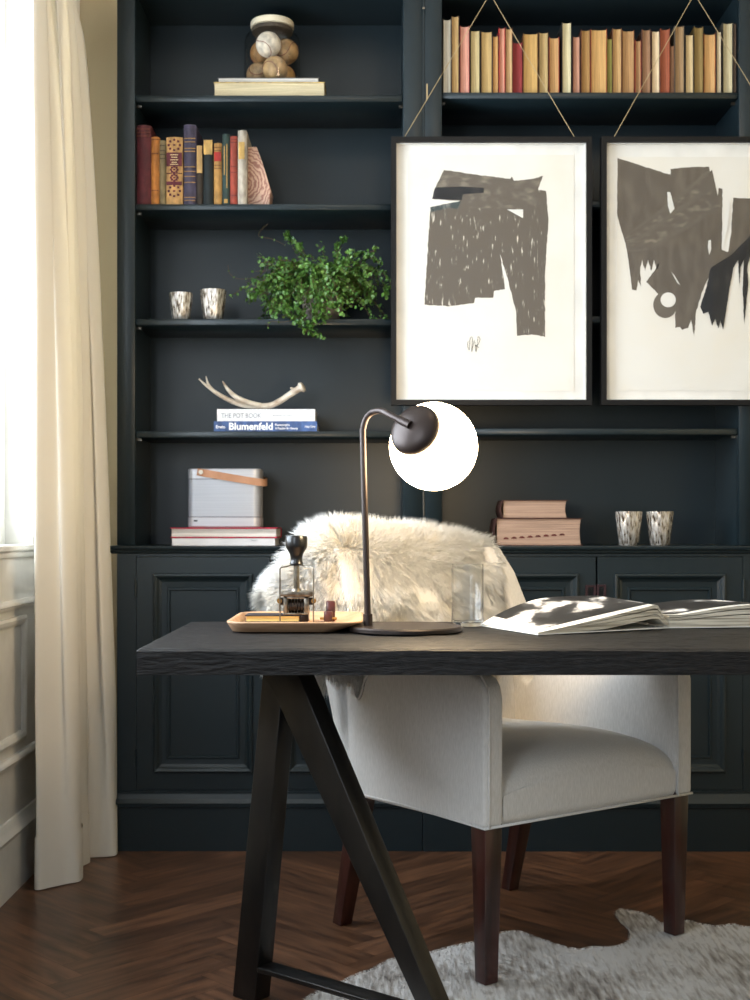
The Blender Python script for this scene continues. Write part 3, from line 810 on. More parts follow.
# ------------------------------------------------------------------ LAMP
def lamp():
    LY = 2.86
    bx = X(405.5, LY)
    r = thing('table_lamp', 'lit white globe lamp on bent bronze arm standing on the desk', 'lamp', (bx, LY, ZD))
    mb = MB(); mb.lathe([(0.118, ZD), (0.127, ZD + 0.002), (0.127, ZD + 0.009), (0.124, ZD + 0.012), (0.02, ZD + 0.012)], bx, LY, 64); mb.build('base', BRONZE, r, smooth=True)
    gc = P(433.5, 446.5, LY); R = 44.2 * LY / F
    ax = Vector((-0.51, -0.775, 0.372)).normalized()
    p0 = P(368, 628, LY); p0.z = ZD + 0.012
    apex = gc + ax * (R * 1.16)
    top = P(363, 440, LY)
    pth = [p0, p0.lerp(top, 0.5), top, P(363.3, 428, LY), P(366.5, 418, LY - 0.005), P(373, 412, LY - 0.012), P(382, 411, LY - 0.03), P(391, 415.5, LY - 0.055), apex]
    mb = MB(); mb.tube(spline(pth, 8), 0.0071, 14); mb.build('arm', BRONZE, r, smooth=True, sharp=3)
    mb = MB(); d = (top - p0).normalized(); mb.tube([p0, p0 + d * 0.026], 0.0105, 16); mb.build('collar', BRONZE, r, smooth=True)
    # globe
    GL, t, out = nt('opal_glass_lit')
    em = t.nodes.new('ShaderNodeEmission'); em.inputs[0].default_value = (1.0, 0.74, 0.44, 1); em.inputs[1].default_value = 52.0
    lw = t.nodes.new('ShaderNodeBsdfDiffuse'); ad = t.nodes.new('ShaderNodeAddShader')
    t.links.new(em.outputs[0], ad.inputs[0]); t.links.new(lw.outputs[0], ad.inputs[1]); t.links.new(ad.outputs[0], out.inputs[0])
    mb = MB(); mb.sphere(gc, R, 48, 32); mb.build('globe_shade', GL, r, smooth=True, sharp=3)
    # bronze cup
    z = ax; x = z.orthogonal().normalized(); y = z.cross(x)
    def ringat(rad, hgt, n=40): c = gc + z * hgt; return [c + (x * math.cos(2 * PI * k / n) + y * math.sin(2 * PI * k / n)) * rad for k in range(n)]
    a0 = math.radians(35.5); rim = R * math.sin(a0); hz = R * math.cos(a0)
    prof = [(rim - 0.002, hz - 0.002), (rim + 0.0022, hz - 0.001), (rim + 0.0015, hz + 0.004)]
    for k in range(1, 10):
        an = PI / 2 * k / 9.6; prof.append(((rim + 0.0015) * math.cos(an), hz + 0.004 + (R * 1.15 - hz - 0.004) * math.sin(an)))
    mb = MB(); mb.rings([ringat(*p) for p in prof]); mb.build('cap', BRONZE, r, smooth=True, sharp=3)
    mb = MB(); dd = (pth[-1] - pth[-2]).normalized(); mb.tube([pth[-1] - dd * 0.028, pth[-1] + dd * 0.006], 0.0092, 14); mb.build('joint', BRONZE, r, smooth=True)
lamp()

# ------------------------------------------------------------------ TRAY and its things
def rrect(x0, x1, y0, y1, c, z, n=5):
    pts = []
    for cx, cy, a0 in ((x1 - c, y0 + c, -PI / 2), (x1 - c, y1 - c, 0), (x0 + c, y1 - c, PI / 2), (x0 + c, y0 + c, PI)):
        for k in range(n + 1):
            a = a0 + PI / 2 * k / n; pts.append((cx + c * math.cos(a), cy + c * math.sin(a), z))
    return pts
mb = MB()
mb.rings([rrect(-0.318, -0.085, 2.825, 3.14, 0.035, ZD), rrect(-0.330, -0.028, 2.80, 3.165, 0.05, ZD + 0.020), rrect(-0.330, -0.028, 2.80, 3.165, 0.05, ZD + 0.024),
          rrect(-0.322, -0.036, 2.808, 3.157, 0.045, ZD + 0.024), rrect(-0.313, -0.080, 2.83, 3.13, 0.03, ZD + 0.0085)])
o = mb.build('wooden_tray', TRAYWOOD, bevel=0.0015); tag(o, 'pale oak rectangular tray with flared rim on the left of the desk', 'tray')
ZT = ZD + 0.009

GILT = mat('gilt_pages', (238, 212, 140), rough=0.4, metal=0.2, c2=(214, 180, 100), scale=(5, 5, 600))
bk_h = 0.0165
b = book('small dark notebook with gilt page edges lying in the oak tray', cloth_cover((44, 40, 46)), GILT, (X(245, 3.0), 3.0, ZT), (0, 0, 1), (1, 0, 0), (0, 1, 0), bk_h, X(300, 3.0) - X(245, 3.0), 0.085, spine_front=False, name='notebook')

def stamp_machine():
    Y = 3.04
    g = thing('numbering_stamp', 'nickel hand stamp with black turned knob standing in the oak tray', 'stamp', (X(297, Y), Y, ZT))
    cx = X(296.5, Y)
    h = lambda y: H(y, Y)
    k = Y / F
    n = 10
    prof = [(9.2 * k, h(565.5)), (9.0 * k * 0.8, h(563)), (6.0 * k, h(561)), (5.9 * k, h(558)), (7.0 * k, h(553.5)), (10.6 * k, h(547.5)), (10.9 * k, h(545.5)), (11.0 * k, h(538)), (10.2 * k, h(536)), (6 * k, h(535.4))]
    prof[0] = (6.6 * k, h(565.5)); prof[1] = (6.9 * k, h(563.5))
    mb = MB(); mb.lathe(prof, cx, Y, 16); mb.build('knob', BLACKGLOSS, g, smooth=True, sharp=0.45)
    mb = MB(); mb.lathe([(2.9 * k, h(591)), (2.9 * k, h(565.5))], cx, Y, 20); mb.lathe([(4.6 * k, h(591)), (4.0 * k, h(588.5))], cx, Y, 20); mb.build('shaft', NICKEL, g, smooth=True)
    yf = Y - 0.058
    xa = X(280, yf); xb = X(313.5, yf)
    zt = H(567, yf)
    mb = MB(); rw = 0.0017
    for (yy) in (yf,):
        mb.tube([(xa, yy, ZT + 0.0005), (xa, yy, zt - 0.004), (xa + 0.003, yy + 0.002, zt - 0.001), (cx - 0.022, Y - 0.03, zt), (cx - 0.012, Y - 0.006, zt + 0.003), (cx, Y - 0.004, zt + 0.003), (cx + 0.012, Y - 0.006, zt + 0.003), (cx + 0.022, Y - 0.03, zt), (xb - 0.003, yy + 0.002, zt - 0.001), (xb, yy, zt - 0.004), (xb, yy, ZT + 0.0005)], rw, 8)
    mb.build('wire_frame', NICKEL, g, smooth=True)
    mb = MB(); mb.box(X(281, Y), X(314, Y), Y - 0.045, Y + 0.03, h(595.5), h(591)); mb.build('top_plate', NICKEL, g, bevel=0.0015)
    zlow = ZT + bk_h + 0.0012
    mb = MB()
    mb.box(X(284.5, Y), X(288.5, Y), Y - 0.04, Y + 0.02, zlow, h(595.6)); mb.box(X(305, Y), X(309.5, Y), Y - 0.04, Y + 0.02, zlow, h(595.6))
    mb.box(X(284.5, Y), X(309.5, Y), Y - 0.04, Y + 0.02, h(598), h(595.6)); mb.box(X(284, Y), X(309.5, Y), Y - 0.042, Y - 0.034, zlow, zlow + 0.004)
    mb.build('housing', NICKEL, g, bevel=0.001)
    mb = MB()
    for i in range(5):
        x0 = X(289.2 + i * 3.1, Y); vv = []
        mb.tube([(x0, Y - 0.016, (zlow + h(598)) / 2), (x0 + 0.0062, Y - 0.016, (zlow + h(598)) / 2)], (h(598) - zlow) / 2 - 0.001, 12)
    mb.build('number_wheel', DARKMETAL, g)
    for xx in (X(280.5, Y), X(314.5, Y)):
        mb = MB(); mb.tube([(xx, Y - 0.04, h(600)), (xx, Y - 0.03, h(600))], 0.006, 12); mb.build('screw', BRASS, g)
    mb = MB(); mb.box(X(300.5, Y), X(309, Y), Y - 0.036, Y + 0.02, ZT + 0.0005, zlow); mb.build('foot', DARKMETAL, g, bevel=0.001)
    for xx0, xx1 in ((281, 284.4), (309.6, 313.5)):
        mb = MB(); mb.box(X(xx0, Y), X(xx1, Y), Y - 0.034, Y - 0.02, h(604), h(597)); mb.build('bracket', DARKMETAL, g)
stamp_machine()

def little_stamp():
    Y = 3.02
    W = mat('dark_rosewood', (84, 40, 34), rough=0.3, c2=(50, 24, 22), scale=(40, 40, 40), coat=0.4)
    g = thing('wooden_stamp', 'tiny rosewood and brass stamp at the right of the oak tray', 'stamp', (X(329, Y), Y, ZT))
    mb = MB(); mb.box(X(324, Y), X(332.5, Y), Y - 0.016, Y + 0.004, ZT + .0003, H(611, Y)); mb.build('block', W, g, bevel=0.002)
    mb = MB(); mb.box(X(326, Y), X(335, Y), Y + 0.0045, Y + 0.022, ZT + .0003, H(601, Y)); mb.build('handle', W, g, bevel=0.002)
    for xx0, xx1 in ((320, 323.9), (332.6, 337)):
        mb = MB(); mb.tube([(X(xx0, Y), Y - 0.004, ZT + 0.008), (X(xx1, Y), Y - 0.004, ZT + 0.008)], 0.003, 10); mb.build('pin', BRASS, g)
    return g
little_stamp()

# drinking glass
gx = X(467.5, 3.0)
mb = MB(); R = 0.0375; zt = H(564, 3.0)
mb.lathe([(R - 0.002, ZD + .0002), (R, ZD + 0.003), (R, zt - 0.001), (R - 0.001, zt), (R - 0.0022, zt - 0.001), (R - 0.0022, ZD + 0.016), (R - 0.006, ZD + 0.013), (0.004, ZD + 0.012)], gx, 3.0, 48)
o = mb.build('drinking_glass', GLASS_TUMBLER, smooth=True, sharp=0.7); gl = o; mb = MB(); mb.lathe([(R - 0.004, ZD + 0.0012), (R - 0.0028, ZD + 0.004), (R - 0.004, ZD + 0.011), (0.004, ZD + 0.0105)], gx, 3.0, 40); mb.build('thick_base', GLASS_SOLID, gl, smooth=True); tag(o, 'clear straight tumbler standing between the lamp base and the open magazine', 'glass')

# open magazine
def magazine():
    g = thing('magazine', 'large open magazine with black and white photo spread on the desk', 'magazine', (0.63, 2.98, ZD))
    NL, FL, NS, FS = Vector((0.350, 2.748, 0)), Vector((0.250, 3.000, 0)), Vector((0.672, 2.935, 0)), Vector((0.580, 3.17, 0))
    NR, FR = Vector((0.995, 2.985, 0)), Vector((0.915, 3.19, 0))
    PAPER = mat('magazine_paper', (232, 232, 228), rough=0.35, c2=(225, 225, 220), scale=(3, 3, 700))
    EDGE = mat('magazine_page_edges', (206, 200, 186), rough=0.7, c2=(120, 112, 98), scale=(4, 4, 420), contrast=(0.45, 0.65))
    m, t, out = nt('photo_print')
    b = t.nodes.new('ShaderNodeBsdfPrincipled'); t.links.new(b.outputs[0], out.inputs[0]); b.inputs['Roughness'].default_value = 0.5
    tc = t.nodes.new('ShaderNodeTexCoord'); mp = t.nodes.new('ShaderNodeMapping'); mp.inputs['Scale'].default_value = (9, 7, 3); mp.inputs['Location'].default_value = (0.3, 0.55, 0)
    n = t.nodes.new('ShaderNodeTexNoise'); n.inputs['Scale'].default_value = 1; n.inputs['Detail'].default_value = 5
    rr = t.nodes.new('ShaderNodeValToRGB'); e = rr.color_ramp.elements
    e[0].position = 0.46; e[0].color = lin((22, 22, 23)); e[1].position = 0.60; e[1].color = lin((225, 225, 225)); k = e.new(0.53); k.color = lin((58, 58, 59))
    t.links.new(tc.outputs['Object'], mp.inputs[0]); t.links.new(mp.outputs[0], n.inputs['Vector']); t.links.new(n.outputs[0], rr.inputs[0]); t.links.new(rr.outputs[0], b.inputs['Base Color'])
    PHOTO = m
    def top_l(a, e):
        near = 0.005 + 0.056 * a ** 1.1; far = 0.005 + 0.058 * (1 - (1 - min(a / 0.6, 1)) ** 2)
        fall = 1 - smoothstep(0.90, 1.0, a) * 0.80
        return (near + (far - near) * e) * fall
    def top_r(a, e=0):
        return 0.020 + 0.032 * math.sin(PI * min(1, (1 - a) / 0.9) ** 0.55 * 0.9) if a < 0.97 else 0.022
    def sheet(nearA, farA, nearB, farB, hf, lift, n0=0.0, n1=1.0, e0=0.0, e1=1.0, cols=36):
        rows = []
        for i in range(cols + 1):
            a = n0 + (n1 - n0) * i / cols
            pn = nearA.lerp(nearB, a); pf = farA.lerp(farB, a)
            rows.append([Vector((*(pn.lerp(pf, q))[:2], ZD + hf(a, q) + lift(a))) for q in (e0, e0 + (e1 - e0) * .25, (e0 + e1) / 2, e0 + (e1 - e0) * .75, e1)])
        return rows
    def solid(name, m, rows_top, rows_bot):
        rings = [list(rt) + list(reversed(rb)) for rt, rb in zip(rows_top, rows_bot)]
        mb = MB(); mb.rings(rings); return mb.build(name, m, g, smooth=True, sharp=0.5)
    zero = lambda a: 0.0
    # covers
    for A, B, C_, D in ((NL, FL, NS, FS), (NS, FS, NR, FR)):
        mb = MB(); q = [A, C_, D, B]
        mb.rings([[(p.x, p.y, ZD + 0.0002) for p in q], [(p.x, p.y, ZD + 0.0022) for p in q]]); mb.build('cover', PAPER, g)
    # left pages: fan of curved stacks
    for f0, f1 in ((0.0, 0.56), (0.60, 0.80), (0.86, 1.0)):
        up = sheet(NL, FL, NS, FS, lambda a, e: 0.0024 + (top_l(a, e) - 0.0024) * f1, zero)
        lo = sheet(NL, FL, NS, FS, lambda a, e: 0.0023 + (top_l(a, e) - 0.0024) * max(f0, 0.42 * smoothstep(0.25, 0.9, a)) , zero)
        solid('page_stack', EDGE, up, lo)
    for f0, f1 in ((0.0, 0.55), (0.60, 0.80), (0.86, 1.0)):
        up = sheet(NS, FS, NR, FR, lambda a, e: 0.0024 + (top_r(a) - 0.0024) * f1, zero, n0=0.012)
        lo = sheet(NS, FS, NR, FR, lambda a, e: 0.0023 + (top_r(a) - 0.0024) * f0, zero, n0=0.012)
        solid('page_stack', EDGE, up, lo)
    # top sheets
    solid('page', PAPER, sheet(NL, FL, NS, FS, top_l, lambda a: 0.0008), sheet(NL, FL, NS, FS, top_l, lambda a: 0.0002))
    solid('page', PAPER, sheet(NS, FS, NR, FR, top_r, lambda a: 0.0008, n0=0.015), sheet(NS, FS, NR, FR, top_r, lambda a: 0.0002, n0=0.015))
    solid('photo_print', PHOTO, sheet(NL, FL, NS, FS, top_l, lambda a: 0.0011, n0=0.09, n1=0.97, e0=0.10, e1=1.0), sheet(NL, FL, NS, FS, top_l, lambda a: 0.0009, n0=0.09, n1=0.97, e0=0.10, e1=1.0))
    solid('photo_print', PHOTO, sheet(NS, FS, NR, FR, top_r, lambda a: 0.0011, n0=0.03, n1=0.93, e0=0.10, e1=1.0), sheet(NS, FS, NR, FR, top_r, lambda a: 0.0009, n0=0.03, n1=0.93, e0=0.10, e1=1.0))
magazine()

# ------------------------------------------------------------------ SHELF OBJECTS
ZS = [H(a, YF + 0.01) for a, b in shelf_y]      # tops of the four shelves
YS = YF + 0.03
G = 0.0003
# --- left books on the second shelf
def up_book(x0, x1, yt, cov, pg, label, Y=3.995, zb=None, depth=0.17, spine_front=True, group=None, shelf=1, cover_m=None):
    z = ZS[shelf] + G
    xa = X(x0, Y); xb = X(x1, Y)
    return book(label, cover_m or cloth_cover(cov), pages(pg, 'x'), (xa + 0.0003, Y, z), (1, 0, 0), (0, 0, 1), (0, 1, 0), xb - xa - 0.0006, H(yt, Y) - z, depth, spine_front, group=group)
def deco(root, name, m, rects, Y=3.995):
    """thin raised rectangles on the spine: (x0,x1,y0,y1) in photo pixels"""
    for x0, x1, y0, y1 in rects:
        mb = MB(); mb.box(X(x0, Y), X(x1, Y), Y - 0.0006, Y + 0.004, H(y1, Y), H(y0, Y)); mb.build(name, m, root)
GOLD = mat('gold_tooling', (170, 132, 72), rough=0.45, metal=0.4)
PG = (196, 176, 140)
gA = 'antique books on the second shelf'
b1 = up_book(136.4, 150.7, 125, (92, 34, 40), PG, 'tall plain maroon book, first on the shelf beside the unit side', group=gA)
deco(b1, 'gilt_line', cloth_cover((124, 66, 50)), [(136.5, 150, y, y + .9) for y in (128.5, 132, 135.5)])
b2 = up_book(150.9, 159.1, 136.7, (186, 118, 52), PG, 'plain orange-tan book next to the tall maroon one', group=gA)
deco(b2, 'spine_line', cloth_cover((120, 66, 32)), [(151.7, 158.4, y, y + .8) for y in (139, 153, 190)])
b3 = up_book(159.3, 165.6, 140.3, (132, 116, 82), PG, 'slim olive-beige book left of the patterned one', group=gA)
deco(b3, 'spine_line', cloth_cover((82, 68, 48)), [(160, 165, y, y + .9) for y in (145, 150, 154, 158)])
b4 = up_book(165.9, 182.5, 136.9, (206, 160, 100), PG, 'cream and maroon ornament-patterned book on the second shelf', group=gA)
MAR = cloth_cover((96, 32, 44))
Y4 = 3.995
mb = MB()
mb.box(X(166.6, Y4), X(181.8, Y4), Y4 - 0.0007, Y4 + .004, H(166, Y4), H(152.5, Y4))
mb.box(X(166.6, Y4), X(181.8, Y4), Y4 - 0.0007, Y4 + .004, H(173.6, Y4), H(173, Y4)); mb.box(X(166.6, Y4), X(181.8, Y4), Y4 - 0.0007, Y4 + .004, H(185, Y4), H(181.5, Y4))
for cyy, rr_ in ((145, 5.6), (169.6, 3.2), (177.6, 3.2), (191, 5.6)):
    for k in range(8):
        an = 2 * PI * k / 8; qx = 174.2 + math.cos(an) * rr_; qy = cyy + math.sin(an) * rr_ * 0.92
        mb.box(X(qx - 1.1, Y4), X(qx + 1.1, Y4), Y4 - 0.0007, Y4 + .004, H(qy + 1.0, Y4), H(qy - 1.0, Y4))
    mb.box(X(173, Y4), X(175.4, Y4), Y4 - 0.0007, Y4 + .004, H(cyy + .8, Y4), H(cyy - .8, Y4))
mb.build('ornament', MAR, b4)
CREAMT = mat('cream_print', (222, 198, 150), rough=0.6)
mb = MB()
for q, (l, w_) in enumerate(((154.5, 4), (157, 3), (159.5, 4), (162, 2.6), (164, 4))):
    mb.box(X(174.2 - w_, Y4), X(174.2 + w_, Y4), Y4 - 0.0011, Y4 + .003, H(l + 0.7, Y4), H(l, Y4))
mb.build('title_line', CREAMT, b4)
b5 = up_book(183.3, 196, 124.3, (72, 66, 88), PG, 'tall dusty blue-violet book with faint gold bands', group=gA)
deco(b5, 'gilt_line', GOLD, [(184.2, 195.2, y, y + .6) for y in (138, 141.5, 148, 151, 166.5, 171, 176, 182, 197, 200)])
b6 = up_book(196.3, 202.6, 145, (54, 44, 36), PG, 'narrow brown book with tan upper half', group=gA)
deco(b6, 'title_label', cloth_cover((196, 158, 100)), [(196.8, 202.1, 145.6, 173)])
b7 = up_book(203, 212.9, 139.4, (26, 36, 38), PG, 'black-green book with tan top label', group=gA)
deco(b7, 'title_label', cloth_cover((206, 166, 96)), [(203.7, 212.2, 140, 154.4)])
b8 = up_book(213.6, 221.7, 143, (180, 136, 74), PG, 'tan book with a small red label', group=gA)
deco(b8, 'title_label', cloth_cover((176, 44, 40)), [(214.3, 221, 152, 161)])
deco(b8, 'spine_line', cloth_cover((120, 80, 44)), [(214.3, 221, y, y + .7) for y in (147, 150, 165, 168)])
b9 = up_book(222, 229.7, 134, (40, 62, 58), PG, 'dark green book with gold title running down its spine', group=gA)
deco(b9, 'gilt_line', GOLD, [(223.8, 224.8, 146, 175), (226.4, 227.3, 144, 188), (224, 227.6, 199, 203)])
b10 = up_book(229.9, 237.2, 136, (156, 68, 52), PG, 'slim brick red book between the green and grey-beige ones', group=gA)
deco(b10, 'spine_line', cloth_cover((110, 46, 36)), [(230.6, 236.6, y, y + .7) for y in (139, 142, 166, 172, 195)])
b11 = up_book(237.6, 246.6, 130, (186, 176, 160), PG, 'grey-beige book with yellow label leaning block beside it', Y=3.99, group=gA)
deco(b11, 'title_label', cloth_cover((202, 164, 92)), [(238.6, 244.5, 142, 159)], Y=3.99)
# banded stone bookend
m, t, out = nt('banded_stone')
b = t.nodes.new('ShaderNodeBsdfPrincipled'); t.links.new(b.outputs[0], out.inputs[0]); b.inputs['Roughness'].default_value = 0.45
tc = t.nodes.new('ShaderNodeTexCoord'); wv = t.nodes.new('ShaderNodeTexWave'); wv.wave_type = 'RINGS'; wv.rings_direction = 'Y'; wv.inputs['Scale'].default_value = 26; wv.inputs['Distortion'].default_value = 9; wv.inputs['Detail'].default_value = 3; wv.inputs['Detail Scale'].default_value = 1.6
mp = t.nodes.new('ShaderNodeMapping'); mp.inputs['Location'].default_value = (0.05, 0, -0.08)
rr = t.nodes.new('ShaderNodeValToRGB'); e = rr.color_ramp.elements; e[0].color = lin((150, 104, 92)); e[0].position = 0.1; e[1].color = lin((200, 166, 144)); e[1].position = 0.7
t.links.new(tc.outputs['Object'], mp.inputs[0]); t.links.new(mp.outputs[0], wv.inputs['Vector']); t.links.new(wv.outputs[0], rr.inputs[0]); t.links.new(rr.outputs[0], b.inputs['Base Color'])
Yb = 4.04; poly = [(247.6, 204), (247.6, 147), (256.5, 146.6), (263, 164), (271, 190), (268.5, 204)]
mb = MB(); zz = ZS[1] + G
mb.prism(poly, lambda x, y: Vector((X(x, Yb), Yb, max(H(y, Yb), zz) if y < 204 else zz)), lambda x, y: Vector((X(x, Yb), Yb + 0.09, max(H(y, Yb), zz) if y < 204 else zz)))
o = mb.build('bookend', m, bevel=0.002); tag(o, 'pinkish banded stone bookend with slanted side holding the old books', 'bookend')

# --- right shelf books, page edges outward
RB = [(442.6, 451.2, 19, (208, 200, 180), (120, 112, 96), 'pale grey-white paged book against the shelf side'),
 (451.4, 459.2, 15.6, (190, 150, 88), (62, 44, 30), 'tall narrow tan book beside the pale end book'),
 (460, 469.6, 25.6, (216, 146, 122), (120, 40, 40), 'salmon pink paged book in the top row'),
 (470.5, 480, 30, (208, 184, 126), (66, 60, 36), 'rough-cut cream paged book right of the salmon pink one'),
 (481, 492.3, 31, (198, 162, 96), (70, 50, 30), 'plain wheat-coloured thick book, second right of the salmon one'),
 (492.5, 498.6, 35.5, (206, 150, 80), (60, 34, 22), 'thin orange paged book left of the one with a red cover edge'),
 (499, 505.2, 27.5, (214, 140, 112), (176, 34, 36), 'thin pink paged book between bright red boards'),
 (505.6, 512.6, 28, (202, 160, 106), (120, 76, 44), 'slim beige book leaning against the short dark red one'),
 (512.8, 522.4, 42, (150, 44, 42), (128, 32, 34), 'short solid dark red book in the top row'),
 (523.2, 538, 33, (208, 162, 86), (110, 70, 30), 'wide golden paged book right of the short dark red one'),
 (539, 548.4, 32, (192, 160, 100), (96, 70, 40), 'straw coloured book between two golden wider ones'),
 (549, 559.4, 37, (204, 154, 92), (150, 40, 34), 'orange-beige book with red cover boards beside a black gap'),
 (562, 571.6, 22, (218, 204, 156), (26, 26, 24), 'tall pale ivory book standing above its neighbours near the middle'),
 (572.8, 580.2, 36, (196, 136, 106), (70, 36, 30), 'dusty pink narrow book right of the tall ivory one'),
 (581, 590.4, 29.5, (172, 124, 62), (100, 50, 26), 'dark ochre book left of the widest golden one'),
 (590.8, 607, 29, (216, 166, 94), (150, 66, 34), 'widest golden paged book in the middle of the top row'),
 (607.2, 612.2, 38, (150, 142, 62), (112, 106, 40), 'thin olive green book in the top row'),
 (612.6, 621.8, 28, (202, 156, 94), (108, 68, 38), 'amber paged book right of the thin olive green one'),
 (622.2, 634.4, 30, (192, 142, 86), (116, 70, 38), 'brownish amber thick book left of a short thin brown one'),
 (635, 641.4, 40, (178, 130, 82), (150, 46, 34), 'short thin brown book with red back board'),
 (642, 650.8, 29, (162, 116, 80), (86, 54, 38), 'muted brown book left of the bright cream one'),
 (651.6, 660, 30.5, (236, 208, 162), (70, 30, 24), 'bright cream paged book crossed by the right cord'),
 (660.4, 670, 28.5, (168, 84, 52), (130, 60, 34), 'rust red book right of the bright cream one'),
 (670.2, 674.4, 45, (172, 122, 86), (110, 70, 46), 'very short thin beige book beside the rust red one'),
 (674.8, 684.4, 25.5, (168, 132, 88), (84, 74, 62), 'grey-tan book with worn boards near the right end'),
 (685.4, 693.8, 34, (218, 188, 132), (40, 34, 28), 'light sand book between two darker taller books'),
 (694.2, 703.4, 26.5, (152, 122, 62), (104, 84, 40), 'tall olive-brown book near the right end'),
 (704, 715.6, 33.5, (226, 172, 102), (168, 96, 50), 'peach paged wide book near the right end'),
 (716.4, 721.6, 31, (224, 204, 164), (40, 28, 24), 'thin ragged cream book left of the tall ivory end book'),
 (722.8, 733, 22.5, (208, 194, 148), (60, 56, 44), 'tall ivory book at the right end of the row'),
 (733.3, 736.4, 23, (110, 88, 68), (54, 44, 36), 'narrow brown book coloured dark for shadow, squeezed against the right shelf side')]  # this last book's colours have the shadow beside the stile mixed in
rng = random.Random(4)
for i, (x0, x1, yt, pg, cov, lb) in enumerate(RB):
    Y = 3.993 + rng.uniform(-0.003, 0.005)
    if i == 0: x0 = 443.2
    z = H(92.6, YF + 0.01) + G; xa = X(x0, Y); xb = X(x1, Y)
    book(lb, cloth_cover(cov), pages(pg, 'x'), (xa, Y, z), (1, 0, 0), (0, 0, 1), (0, 1, 0), xb - xa - 0.0004, H(yt, Y) - z, rng.uniform(0.13, 0.17), False, group='books with page edges outward on the top right shelf', c=0.0018 if x1 - x0 > 5 else 0.0013, lip=0.0025)

# --- jar with baseballs on two flat books, top shelf
z0 = ZS[0] + G
Yk = 4.02
bA = book('thick cream-paged yellow book lying under the white one and the jar', cloth_cover((206, 178, 108)), pages((232, 214, 168), 'z'), (X(213.5, Yk), Yk, z0), (0, 0, 1), (1, 0, 0), (0, 1, 0), H(82, Yk) - z0, X(325, Yk) - X(213.5, Yk), 0.21, False)
z1 = H(82, Yk) + G
bB = book('thin white book lying directly under the jar of baseballs', cloth_cover((96, 92, 90)), pages((216, 212, 204), 'z'), (X(217.5, Yk), Yk + 0.004, z1), (0, 0, 1), (1, 0, 0), (0, 1, 0), H(77.2, Yk) - z1, X(319, Yk) - X(217.5, Yk), 0.19, False, c=0.0012)
z2 = H(77.2, Yk) + G
jx, jy = X(272.3, 4.11), 4.11
k = 4.11 / F
zt = H(15, 4.05)
jar = thing('glass_jar', 'clear glass jar filled with old baseballs on the top left shelf', 'jar', (jx, jy, z2))
hj = zt - z2
mb = MB(); mb.lathe([(24 * k, z2), (27.3 * k, z2 + 0.006), (27.8 * k, z2 + hj * 0.22), (27.8 * k, z2 + hj * 0.66), (26.4 * k, z2 + hj * 0.75), (22 * k, z2 + hj * 0.83), (20.6 * k, z2 + hj * 0.90)], jx, jy, 48, cap0=True, cap1=False); mb.build('vessel', GLASS_JAR, jar, smooth=True)
LID = mat('cream_lid', (222, 212, 186), rough=0.45)
mb = MB(); mb.lathe([(20.8 * k, z2 + hj * 0.90), (21.6 * k, z2 + hj * 0.905), (21.6 * k, zt - 0.004), (20.8 * k, zt - 0.0005), (8 * k, zt)], jx, jy, 48); mb.build('lid', LID, jar, smooth=True)
mb = MB(); mb.lathe([(20.2 * k, z2 + hj * 0.83), (20.2 * k, z2 + hj * 0.884)], jx, jy, 40); mb.build('lid_liner', mat('brown_liner', (84, 74, 62), rough=0.7, c2=(62, 54, 46), scale=(40, 40, 40)), jar, smooth=True)
BALLM = {}
def baseball(px, py, dy, c, label, rot):
    Y = jy + dy; r = 0.0398
    c0 = P(px, py, Y); 
    g = thing('baseball', label, 'baseball', (c0.x, c0.y, c0.z - r), 'old baseballs in the jar')
    bm_ = cm('ball', c, rough=0.6, c2=tuple(int(v * 0.7) for v in c), scale=(40, 40, 40))
    mb = MB(); mb.sphere(c0, r, 28, 18); mb.build('ball', bm_, g, smooth=True, sharp=3)
    pts = []
    R_ = Matrix.Rotation(rot, 3, 'Z') @ Matrix.Rotation(rot * 1.7, 3, 'X')
    for q in range(49):
        tt = 2 * PI * q / 48; s = 0.44
        v = Vector((math.cos(tt) - 0.0 + s * math.cos(3 * tt) * 0.4, math.sin(tt) - s * math.sin(3 * tt) * 0.4, 1.1 * math.sin(2 * tt) * 0.62)).normalized()
        pts.append(c0 + R_ @ v * (r + 0.0002))
    mb = MB(); mb.tube(pts, 0.0011, 5, caps=False); mb.build('seam', RED if False else cloth_cover((126, 52, 46)), g)
zb = z2 + 0.0015 + 0.0398
def pyz(z, Y): return HY - (z - HC) * F / Y
def bb(xo, dy, z, c, lb, rot):
    Y = jy + dy; px = 375 + (jx + xo) * F / Y; baseball(px, pyz(z, Y), dy, c, lb, rot)
def ring_ball(deg, z, c, lb, rot): bb(0.0463 * math.cos(math.radians(deg)), 0.0463 * math.sin(math.radians(deg)), z, c, lb, rot)
ring_ball(-75, zb, (186, 152, 104), 'dark tan baseball at the bottom centre of the jar', 0.3)
ring_ball(45, zb, (200, 154, 92), 'honey brown baseball at the bottom right of the jar', 1.3)
ring_ball(165, zb, (172, 142, 104), 'dull brown baseball at the bottom left of the jar', 2.2)
ring_ball(-101, zb + 0.0772, (240, 230, 212), 'bright white baseball at the upper front of the jar', 0.9)
ring_ball(19, zb + 0.0772, (198, 160, 110), 'tan baseball at the upper right of the jar', 1.9)
ring_ball(139, zb + 0.0772, (170, 126, 78), 'dark brown baseball at the upper left of the jar', 2.6)

